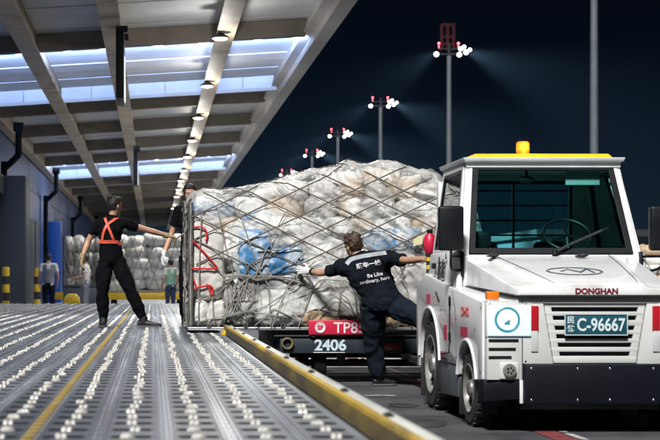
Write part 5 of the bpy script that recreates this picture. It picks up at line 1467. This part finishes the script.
def eyes(parent, at, r, f, u, k=1.0):
    for s in (-1, 1):
        m = MB(); m.ell(at(s*.031, .084, -.001), (r*.013*k, f*.008*k, u*.007*k), 12, 8); e_ = m.build('eye', 'sign_white', parent)
        m = MB(); m.ell(at(s*.031, .091, -.001), (r*.006*k, f*.003*k, u*.006*k), 10, 6); m.build('pupil', 'ink', e_)
        m = MB(); m.ell(at(s*.031, .088, .020), (r*.020*k, f*.006*k, u*.004*k), 10, 6); m.build('eyebrow', 'hair', parent)

def hand_parts(b, wrist, d, palm_n, thumb_side, curl=.35, k=1.0, grow=0.0):
    """palm, four unequal fingers with two knuckle bends, thumb from the side of the palm"""
    d = Vector(d).normalized(); n = Vector(palm_n); n = (n-d*n.dot(d)).normalized(); s = d.cross(n).normalized()
    if s.dot(Vector(thumb_side)) < 0: s = -s          # s points to the thumb side
    w = Vector(wrist)
    b.tube([w-d*.02*k, w+d*.02*k, w+d*.055*k, w+d*.088*k], [(.026*k+grow, .019*k+grow), (.034*k+grow, .017*k+grow), (.040*k+grow, .016*k+grow), (.038*k+grow, .013*k+grow)], 12, side=s)
    L4 = [.072, .080, .075, .058]
    for i in range(4):
        off = (1.5-i)*.0195*k
        p = w+d*(.084-.004*abs(1-i))*k+s*off
        sp = (1.5-i)*.07
        dirn = (d+s*sp).normalized(); pts = [p-dirn*.012*k, p]; a = 0
        for j, fr in enumerate((.45, .30, .25)):
            a += curl*(1.0 if j else .8)
            dd = dirn*math.cos(a)+n*math.sin(a)
            pts.append(pts[-1]+dd*(L4[i]*fr*k*1.05))
        rr = [.0098*k+grow, .0098*k+grow, .0092*k+grow, .0082*k+grow, .0068*k+grow]
        b.tube(pts, rr, 10)
    p = w+d*.022*k+s*.026*k
    t1 = p+(d*.55+s*.75+n*.25).normalized()*.040*k; t2 = t1+(d*.85+s*.35+n*.35).normalized()*.030*k; t3 = t2+(d*.95+s*.05+n*.45).normalized()*.024*k
    b.tube([p-s*.012*k, p, t1, t2, t3], [.014*k+grow, .0135*k+grow, .0118*k+grow, .0105*k+grow, .0085*k+grow], 10)

def limb(b, pts, rad, n=12): b.tube(smooth_path(pts, 5), [lerp(rad[min(int(i/5), len(rad)-1)], rad[min(int(i/5)+1, len(rad)-1)], (i % 5)/5) for i in range((len(pts)-1)*5+1)], n)

def torso(b, J, g=0.0, top=True, low=True):
    sd = (Vector(J['shR'])-Vector(J['shL'])).normalized()
    pts = []; rad = []
    W = J.get('w', 1.0)
    if low:
        pts += [Vector(J['pelvis'])-V(0, 0, .07), Vector(J['pelvis'])]; rad += [(.125*W+g, .10*W+g), (.155*W+g, .115*W+g)]
    pts += [Vector(J['waist'])]; rad += [(.135*W+g, .10*W+g)]
    if top:
        pts += [Vector(J['chest']), lerp(Vector(J['chest']), Vector(J['neck']), .62), Vector(J['neck'])]
        rad += [(.165*W+g, .115*W+g), (.150*W+g, .095*W+g), (.070*W+g, .060*W+g)]
    b.tube(smooth_path(pts, 4), [tuple(lerp(rad[i//4][q], rad[min(i//4+1, len(rad)-1)][q], (i % 4)/4) for q in (0, 1)) for i in range((len(pts)-1)*4+1)], 18, side=sd)
    if top:
        for s in ('L', 'R'):
            sh = Vector(J['sh'+s]); b.ell(sh, (.062*W+g, .062*W+g, .058*W+g), 14, 10)
            b.tube([lerp(Vector(J['chest']), Vector(J['neck']), .75), sh], [(.06*W+g), (.056*W+g)], 12)
            b.tube([Vector(J['chest']), sh], [(.09*W+g), (.055*W+g)], 12)

def shoe(parent, an, toe_dir, z0, k=1.0, sole='sole', mat='shoe', L_=.25, pitch=0.0):
    an = Vector(an); d = Vector(toe_dir); d.z = 0; d.normalize(); s = V(-d.y, d.x, 0)
    heel = V(an.x, an.y, z0)-d*.065*k
    b = MB()
    pts = [heel+V(0, 0, .045), heel+d*.05*k+V(0, 0, .05), heel+d*.12*k+V(0, 0, .045), heel+d*.18*k+V(0, 0, .035), heel+d*.235*k+V(0, 0, .030), heel+d*.262*k+V(0, 0, .026)]
    b.tube(pts, [(.030*k, .035), (.036*k, .040), (.040*k, .040), (.046*k, .030), (.040*k, .024), (.020*k, .014)], 14, side=s)
    b.tube([an+V(0, 0, .035), V(an.x, an.y, z0+.06)], [.048*k, .044*k], 12)
    o = blob_part('shoe', b, .009, mat, parent, smooth=4)
    out = [(-.005, .024), (.03, .034), (.10, .036), (.17, .046), (.22, .044), (.262, .022)]
    poly = [(a, w) for a, w in out]+[(a, -w) for a, w in out[::-1]]
    m = MB(); f = lambda z: (lambda p: heel+d*p[0]*k+s*p[1]*k+V(0, 0, z))
    m.prism(poly, f(.001), f(.020)); m.build('sole', sole, o, bev=.004)

def person(name_label, J, P_, loc):
    """J joints, P_ outfit"""
    t = empty('person', loc, name_label, 'person')
    vx = P_.get('voxel', .0065)
    b = MB(); at, r, f, u = head_parts(b, J['head'], J['face'], J.get('hup', (0, 0, 1)), P_.get('hk', 1.0))
    nk = Vector(J['neck']); b.tube([nk-V(0, 0, .06), nk, at(0, -.012, -.06), at(0, -.01, 0)], [.060, .052, .050, .048], 12)
    torso(b, J, -.014)
    for s in ('L', 'R'):
        sh, el, wr = J['sh'+s], J['el'+s], J['wr'+s]
        limb(b, [sh, lerp(Vector(sh), Vector(el), .5), el, lerp(Vector(el), Vector(wr), .35), wr], [.050, .043, .036, .038, .024])
        limb(b, [J['hip'+s], lerp(Vector(J['hip'+s]), Vector(J['kn'+s]), .5), J['kn'+s], lerp(Vector(J['kn'+s]), Vector(J['an'+s]), .35), J['an'+s]], [.075, .065, .050, .050, .034])
        if s not in P_.get('gloves', {}):
            hd, pn, ts, cu = J['hand'+s]; hand_parts(b, wr, hd, pn, ts, cu)
    body = blob_part('body', b, vx, 'skin', t, smooth=3)
    for s, gm in P_.get('gloves', {}).items():
        hd, pn, ts, cu = J['hand'+s]; g = MB(); hand_parts(g, J['wr'+s], hd, pn, ts, cu, 1.06, .0015)
        w = Vector(J['wr'+s]); d = Vector(hd).normalized(); g.tube([w-d*.05, w-d*.02, w+d*.01], [.036, .034, .034], 12)
        blob_part('glove', g, .0045, gm, t, smooth=3)
    if P_.get('eyes'): eyes(body, at, r, f, u, P_.get('hk', 1.0))
    # shirt with sleeves
    b = MB(); torso(b, J, .006+P_.get('loose', .0))
    sl = P_.get('sleeve', .62)
    for s in ('L', 'R'):
        sh, el, wr = Vector(J['sh'+s]), Vector(J['el'+s]), Vector(J['wr'+s])
        if sl <= 1: limb(b, [sh, lerp(sh, el, sl*.5), lerp(sh, el, sl)], [.064, .062, .064])
        else: limb(b, [sh, lerp(sh, el, .5), el, lerp(el, wr, .5), lerp(el, wr, .9)], [.064, .056, .05, .046, .040])
    shirt = blob_part('shirt', b, P_.get('cvox', .0095), P_['shirt'], t, smooth=5, wrinkle=P_.get('wr', .010), wscale=13)
    # trousers
    b = MB(); W = J.get('w', 1.0)
    sd = (Vector(J['shR'])-Vector(J['shL'])).normalized()
    b.tube([Vector(J['pelvis'])-V(0, 0, .085), Vector(J['pelvis']), lerp(Vector(J['pelvis']), Vector(J['waist']), .8)], [(.13*W, .11*W), (.160*W, .122*W), (.141*W, .106*W)], 18, side=sd)
    q = P_.get('legk', 1.0)
    for s in ('L', 'R'):
        hp, kn, an = Vector(J['hip'+s]), Vector(J['kn'+s]), Vector(J['an'+s])
        limb(b, [hp, lerp(hp, kn, .5), kn, lerp(kn, an, .5), lerp(kn, an, .93)], [.094*W*(1+(q-1)*.3), .086*q, .068*q, .066*q, P_.get('cuff', .056)])
    blob_part('trousers', b, P_.get('cvox', .0095), P_['trousers'], t, smooth=5, wrinkle=P_.get('wr', .010)*1.2, wscale=10)
    for s in ('L', 'R'):
        if P_.get('shoes', True):
            an = Vector(J['an'+s])
            shoe(t, an, J['toe'+s], J.get('fz'+s, J['fz']), P_.get('sk', 1.0))
            m = MB(); m.tube([an+V(0, 0, .075), an+V(0, 0, -.01)], [.036, .034], 10); m.build('sock', P_.get('sock', 'sock'), t)
    # collar and sleeve hems
    nk2 = Vector(J['neck']); m = MB(); m.ring(lerp(nk2, at(0, -.01, -.06), .25), at(0, -.01, 0)-nk2, .064*W, .010, 20, 6); m.build('collar', P_['shirt'], t)
    # hair
    b = MB(); k = P_.get('hk', 1.0)
    E = lambda x, y, z, a, d, h: b.ell(at(x, y, z), (r*(a*k), f*(d*k), u*(h*k)), 16, 12)
    E(0, -.022, .040, .082, .096, .084); E(0, -.045, -.005, .074, .062, .066)
    if P_.get('hairstyle') == 'bun':
        E(0, -.045, .02, .082, .074, .078); E(0, -.095, .098, .042, .040, .038); E(0, .03, .075, .066, .05, .045)
    elif P_.get('hairstyle') == 'messy':
        rn = random.Random(2)
        for q in range(26):
            a = rn.uniform(0, 6.28); z = rn.uniform(-.04, .12); rad = .080*math.sqrt(max(.1, 1-(z-.03)**2/.012))
            if math.sin(a) > .3 and z < .05: continue
            E(rad*math.cos(a), -.02+rad*1.1*math.sin(a), z, .020, .022, .018)
    else:
        E(0, .03, .080, .064, .052, .040)
        for s in (-1, 1): E(s*.066, .01, .01, .014, .03, .034)
    if vx < .01:
        rs = random.Random(9); hs = MB()
        for q in range(70):
            a = rs.uniform(0, 6.28); z = rs.uniform(-.05, .13); rad = .085*math.sqrt(max(.05, 1-((z-.035)/.10)**2))
            if math.sin(a) > .25 and z < .07: continue
            p0 = at(rad*math.cos(a), -.024+rad*1.12*math.sin(a), z); dr = (p0-at(0, -.02, .03)).normalized()
            p1 = p0+dr*rs.uniform(.006, .016)-u*rs.uniform(.004, .02)+r*rs.uniform(-.012, .012); p2 = p1-u*rs.uniform(.008, .028)+r*rs.uniform(-.012, .012)
            hs.tube([p0-dr*.006, p1, p2], [.0022, .0018, .0008], 4)
        ho_ = hs.build('loose_hair', P_.get('hair', 'hair'), t); ho_['kind'] = 'stuff'
    blob_part('hair', b, .0075 if vx < .01 else .012, P_.get('hair', 'hair'), t, smooth=2, wrinkle=.004, wscale=45)
    return t, shirt, (at, r, f, u)

def surf_bvh(o):
    me = o.data; org = ORG[o]
    return BVHTree.FromPolygons([v.co+org for v in me.vertices], [tuple(p.vertices) for p in me.polygons])

def ribbon(name, mat, pts, width, bvh, parent, off=.006, th=.004, y0=None, n=6):
    """a webbing strap laid on the back of a garment; pts are (x, z), seen along +y"""
    path = smooth_path([V(p[0], 0, p[1]) for p in pts], n)
    rows = []
    for i, p in enumerate(path):
        d = (path[min(i+1, len(path)-1)]-path[max(i-1, 0)]).normalized(); s = V(-d.z, 0, d.x)
        row = []
        for k in (-1, 0, 1):
            q = p+s*(k*width/2)
            h = bvh.ray_cast(V(q.x, y0, q.z), V(0, 1, 0), 2.0)
            row.append(V(q.x, h[0].y if h[0] else None, q.z) if h[0] else None)
        good = [w for w in row if w is not None]
        if not good: continue
        yy = min(w.y for w in good)
        rows.append([V((p+s*(k*width/2)).x, (w.y if w is not None else yy+.01), (p+s*(k*width/2)).z) for k, w in zip((-1, 0, 1), row)])
    m = MB(); vs = []; fs = []
    for rw in rows:
        vs += [w-V(0, off+th, 0) for w in rw]+[w-V(0, off-.012, 0) for w in rw]
    for i in range(len(rows)-1):
        a, b = i*6, (i+1)*6
        fs += [(a, b, b+1, a+1), (a+1, b+1, b+2, a+2), (a, a+3, b+3, b), (a+2, b+2, b+5, a+5)]
    m.add(vs, fs)
    return m.build(name, mat, parent, smooth=60)

def back_text(name, s, pos, width, rot, bvh, parent, y0, mat='print', bold=.001, sy=1.0):
    me = text_mesh(s, .1, mat, bold, 0.0)
    bm = bmesh.new(); bm.from_mesh(me)
    bmesh.ops.subdivide_edges(bm, edges=[e_ for e_ in bm.edges if e_.calc_length() > .02], cuts=1)
    bm.to_mesh(me); bm.free()
    xs = [v.co.x for v in me.vertices]; ys = [v.co.y for v in me.vertices]
    k = width/(max(xs)-min(xs)); cx = (max(xs)+min(xs))/2; cy = (max(ys)+min(ys))/2
    c, sn = math.cos(rot), math.sin(rot); org = ORG[parent]
    for v in me.vertices:
        a, b = (v.co.x-cx)*k, (v.co.y-cy)*k*sy
        x, z = pos[0]+a*c-b*sn, pos[1]+a*sn+b*c
        h = bvh.ray_cast(V(x, y0, z), V(0, 1, 0), 2.0)
        v.co = V(x, (h[0].y if h[0] else y0+.5)-.007, z)-org
    me.update(); return link(name, me, parent)

def woman():
    J = dict(pelvis=(-.50, 18.02, 1.40), waist=(-.515, 18.0, 1.555), chest=(-.515, 17.98, 1.705), neck=(-.485, 18.0, 1.865), head=(-.455, 18.0, 2.012), face=(.78, .62, -.05), hup=(.12, 0, 1),
             shL=(-.655, 17.98, 1.79), elL=(-.775, 18.0, 1.585), wrL=(-.845, 17.93, 1.385), handL=((-.15, -.1, -1), (1, .2, -.1), (.2, 1, 0), .45),
             shR=(-.345, 18.0, 1.80), elR=(-.085, 18.08, 1.722), wrR=(.175, 18.2, 1.655), handR=((1, .25, -.15), (.1, .3, -1), (0, .2, 1), .95),
             hipL=(-.578, 18.02, 1.345), knL=(-.605, 17.98, .985), anL=(-.598, 18.02, .640), toeL=(-.1, 1, 0),
             hipR=(-.425, 18.02, 1.345), knR=(-.27, 18.0, .985), anR=(-.115, 18.02, .645), toeR=(1, -.15, 0), fz=DECK+.008, w=.90)
    t, shirt, hd = person('worker in black with orange back braces pulling on the net', J, dict(shirt='cloth_black', trousers='cloth_black', hair='hair', hairstyle='bun', sleeve=.60, hk=.93, gloves={'L': 'glove_tan', 'R': 'glove_tan'}, cuff=.052, legk=1.14, sk=1.12), (-.36, 18.0, DECK))
    bv = surf_bvh(shirt)
    ribbon('brace_strap', 'strap', [(-.580, 1.872), (-.545, 1.775), (-.505, 1.68), (-.465, 1.585)], .030, bv, t, y0=17.0)
    ribbon('brace_strap', 'strap', [(-.420, 1.868), (-.475, 1.83), (-.550, 1.77), (-.592, 1.68), (-.610, 1.585)], .030, bv, t, y0=17.0, off=.010)
    ribbon('brace_belt', 'strap', [(-.655, 1.585), (-.60, 1.572), (-.50, 1.572), (-.42, 1.566), (-.385, 1.545)], .042, bv, t, y0=17.0)
    at, r, f, u = hd
    m = MB(); m.ring(at(0, -.078, .066), (f*-.8+u*.5), .022, .007, 16, 6); m.build('hair_tie', 'sock', t)
    # a strap of the net in her hand
    P_ = smooth_path([(.20, 18.22, 1.66), (.27, 18.26, 1.62), (.335, 18.35, 1.66), (.40, 18.40, 1.70)], 6)
    m = MB(); m.tube(P_, .010, 8); o = m.build('pull_strap', 'rope_grey'); rooted(o, (.30, 18.3, 1.62)); tag(o, 'short grey strap from the net held in the puller\'s hand', 'strap')
woman()

def loader():
    J = dict(pelvis=(2.345, 15.42, .88), waist=(2.315, 15.44, 1.00), chest=(2.235, 15.50, 1.175), neck=(2.155, 15.60, 1.345), head=(2.092, 15.67, 1.462), face=(-.42, .85, -.30), hup=(-.25, .25, 1),
             shL=(1.985, 15.62, 1.25), elL=(1.775, 15.80, 1.185), wrL=(1.665, 15.985, 1.205), handL=((-.85, .62, .12), (.35, .7, .0), (.1, .1, 1), .10),
             shR=(2.40, 15.33, 1.325), elR=(2.55, 14.95, 1.305), wrR=(2.655, 14.70, 1.315), handR=((.55, -.7, .05), (.7, .55, 0), (0, .2, 1), 1.05),
             hipL=(2.275, 15.46, .845), knL=(2.285, 15.60, .455), anL=(2.365, 15.70, .095), toeL=(1, .25, 0),
             hipR=(2.455, 15.40, .86), knR=(2.70, 15.14, .715), anR=(2.84, 15.00, .42), toeR=(.4, -1, 0), fz=.004, fzR=.332, w=1.32)
    t, shirt, hd = person('worker in dark printed T-shirt pushing the load with one gloved hand', J, dict(shirt='cloth_navy', trousers='trouser_navy', hair='hair_brown', hairstyle='messy', sleeve=.72, gloves={'L': 'glove'}, loose=.014, legk=1.42, cuff=.084, wr=.013, hk=1.08), (2.36, 15.7, 0))
    bv = surf_bvh(shirt)
    ribbon('reflective_band', 'reflective', [(2.000, 1.275), (2.05, 1.325), (2.14, 1.352), (2.25, 1.372), (2.335, 1.385), (2.37, 1.39)], .042, bv, t, y0=14.6, off=.007)
    rot = .20
    back_text('back_print', '顺丰一线', (2.205, 1.272), .235, rot, bv, t, 14.6, bold=.003)
    back_text('back_print', 'Be Like', (2.265, 1.165), .155, rot, bv, t, 14.6, bold=.002)
    back_text('back_print', 'ordinary, hero', (2.27, 1.105), .30, rot, bv, t, 14.6, bold=.001)
    w_ = Vector(J['wrL']); d_ = (w_-Vector(J['elL'])).normalized(); m = MB(); m.lathe(w_-d_*.06, d_, [(-.012, .036), (-.010, .040), (.010, .040), (.012, .036)], 18); m.build('wristband', 'trim_black', t)
    at, r, f, u = hd
    m = MB(); m.tube(smooth_path([at(.079, .07, -.05), at(.084, .0, .005), at(.078, -.03, -.03), at(.070, -.05, -.05)], 5), .004, 6); m.tube(smooth_path([at(.06, .075, -.03), at(.084, .02, -.02), at(.086, -.012, -.01)], 5), .004, 6); m.build('mask_strap', 'mask', t)
loader()

def helper_man():
    J = dict(pelvis=(.50, 19.02, 1.48), waist=(.50, 19.0, 1.63), chest=(.495, 18.98, 1.84), neck=(.48, 18.97, 2.06), head=(.463, 18.94, 2.215), face=(.15, -.95, -.22), hup=(0, -.1, 1),
             shL=(.325, 18.97, 2.00), elL=(.235, 18.98, 1.70), wrL=(.135, 18.86, 1.44), handL=((-.25, -.2, -1), (1, .2, -.1), (.2, -1, 0), .4),
             shR=(.665, 18.97, 2.00), elR=(.74, 18.95, 1.70), wrR=(.72, 18.80, 1.46), handR=((0, -.5, -1), (-1, 0, 0), (0, -1, 0), .4),
             hipL=(.42, 19.02, 1.42), knL=(.40, 19.0, 1.0), anL=(.40, 19.05, .64), toeL=(0, -1, 0),
             hipR=(.58, 19.02, 1.42), knR=(.60, 19.0, 1.0), anR=(.60, 19.05, .64), toeR=(.2, -1, 0), fz=DECK+.008, w=1.0)
    person('tall worker in black standing behind the left corner of the load', J, dict(shirt='cloth_black', trousers='cloth_black', hair='hair', sleeve=.66, eyes=True, gloves={'L': 'glove', 'R': 'glove'}), (.5, 19.0, DECK))
helper_man()

def far_person(label, x, y, z0, h, yaw, outfit, arms=0.0, vest=None):
    """an upright figure; yaw turns the way it faces (0 = away from the camera)"""
    k = h/1.72; c, s = math.cos(yaw), math.sin(yaw)
    def W(a, b, z): a *= k; b *= k; return (x+a*c-b*s, y+a*s+b*c, z0+z*k)
    def D(a, b, z): return (a*c-b*s, a*s+b*c, z)
    J = dict(pelvis=W(0, 0, .92), waist=W(0, 0, 1.06), chest=W(0, 0, 1.26), neck=W(0, 0, 1.45), head=W(0, .02, 1.60), face=D(0, 1, -.1),
             shL=W(-.18, 0, 1.40), elL=W(-.25, -.02, 1.12), wrL=W(-.24, .10+arms, .90+arms), handL=(D(0, .3+arms, -1+arms), D(1, 0, 0), D(0, 1, 0), .4),
             shR=W(.18, 0, 1.40), elR=W(.25, -.02, 1.12), wrR=W(.24, .10, .90), handR=(D(0, .3, -1), D(-1, 0, 0), D(0, 1, 0), .4),
             hipL=W(-.085, 0, .86), knL=W(-.10, .02, .48), anL=W(-.10, 0, .09), toeL=D(-.1, 1, 0),
             hipR=W(.085, 0, .86), knR=W(.10, .02, .48), anR=W(.11, 0, .09), toeR=D(.1, 1, 0), fz=z0+.004, w=1.0)
    o = dict(voxel=.011, cvox=.013, wr=.008); o.update(outfit)
    t, shirt, hd = person(label, J, o, (x, y, z0))
    if vest:
        b = MB(); Jv = dict(J); torso(b, Jv, .016)
        me = blob(b, .014, smooth=4, name='vest', mat=vest)
        # keep the body of the vest only: cut the shoulder caps away
        bm = bmesh.new(); bm.from_mesh(me)
        kill = []
        sv = (Vector(J['shR'])-Vector(J['shL'])).normalized(); ch = Vector(J['chest'])
        for f_ in bm.faces:
            q = f_.calc_center_median(); a = abs((q-ch).dot(sv))
            if a > .165*k or q.z > z0+1.43*k or q.z < z0+.93*k or (a < .05*k and q.z > z0+1.30*k): kill.append(f_)
        bmesh.ops.delete(bm, geom=kill, context='FACES'); bm.to_mesh(me); bm.free()
        me.transform(Matrix.Translation(-ORG[t])); vo = link('vest', me, t)
        sm = vo.modifiers.new('thick', 'SOLIDIFY'); sm.thickness = .008
    return t
far_person('far worker in white shirt and grey vest seen from behind', -2.80, 40.2, .15, 1.72, .15, dict(shirt='cloth_white', trousers='cloth_black', sleeve=.62), vest='cloth_grey')
far_person('far worker in white T-shirt and grey trousers facing the wall', -1.86, 41.5, .15, 1.70, 1.35, dict(shirt='cloth_white', trousers='cloth_grey', sleeve=.6), arms=.18)
far_person('far worker in green and white vest beside the far load', .52, 44.0, .15, 1.62, .5, dict(shirt='cloth_white', trousers='cloth_denim', sleeve=.6), vest='cloth_green')

# ------------------------------------------------------------------ night haze that the floodlights glow in
def haze():
    b = MB(); b.box((-560, -80, -1.5), (560, 1260, 42))
    o = b.build('haze', 'slot', smooth=0)
    m = bpy.data.materials.new('haze'); m.use_nodes = True; N = m.node_tree.nodes; L = m.node_tree.links
    N.remove(N['Principled BSDF'])
    v = N.new('ShaderNodeVolumePrincipled'); v.inputs['Color'].default_value = (.42, .70, 1.0, 1); v.inputs['Density'].default_value = HAZE; v.inputs['Anisotropy'].default_value = .5
    L.new(v.outputs[0], N['Material Output'].inputs['Volume'])
    o.data.materials.clear(); o.data.materials.append(m)
    tag(o, 'thin night haze lit by the apron floodlights', kind='stuff')
HAZE = 0.00007
haze()
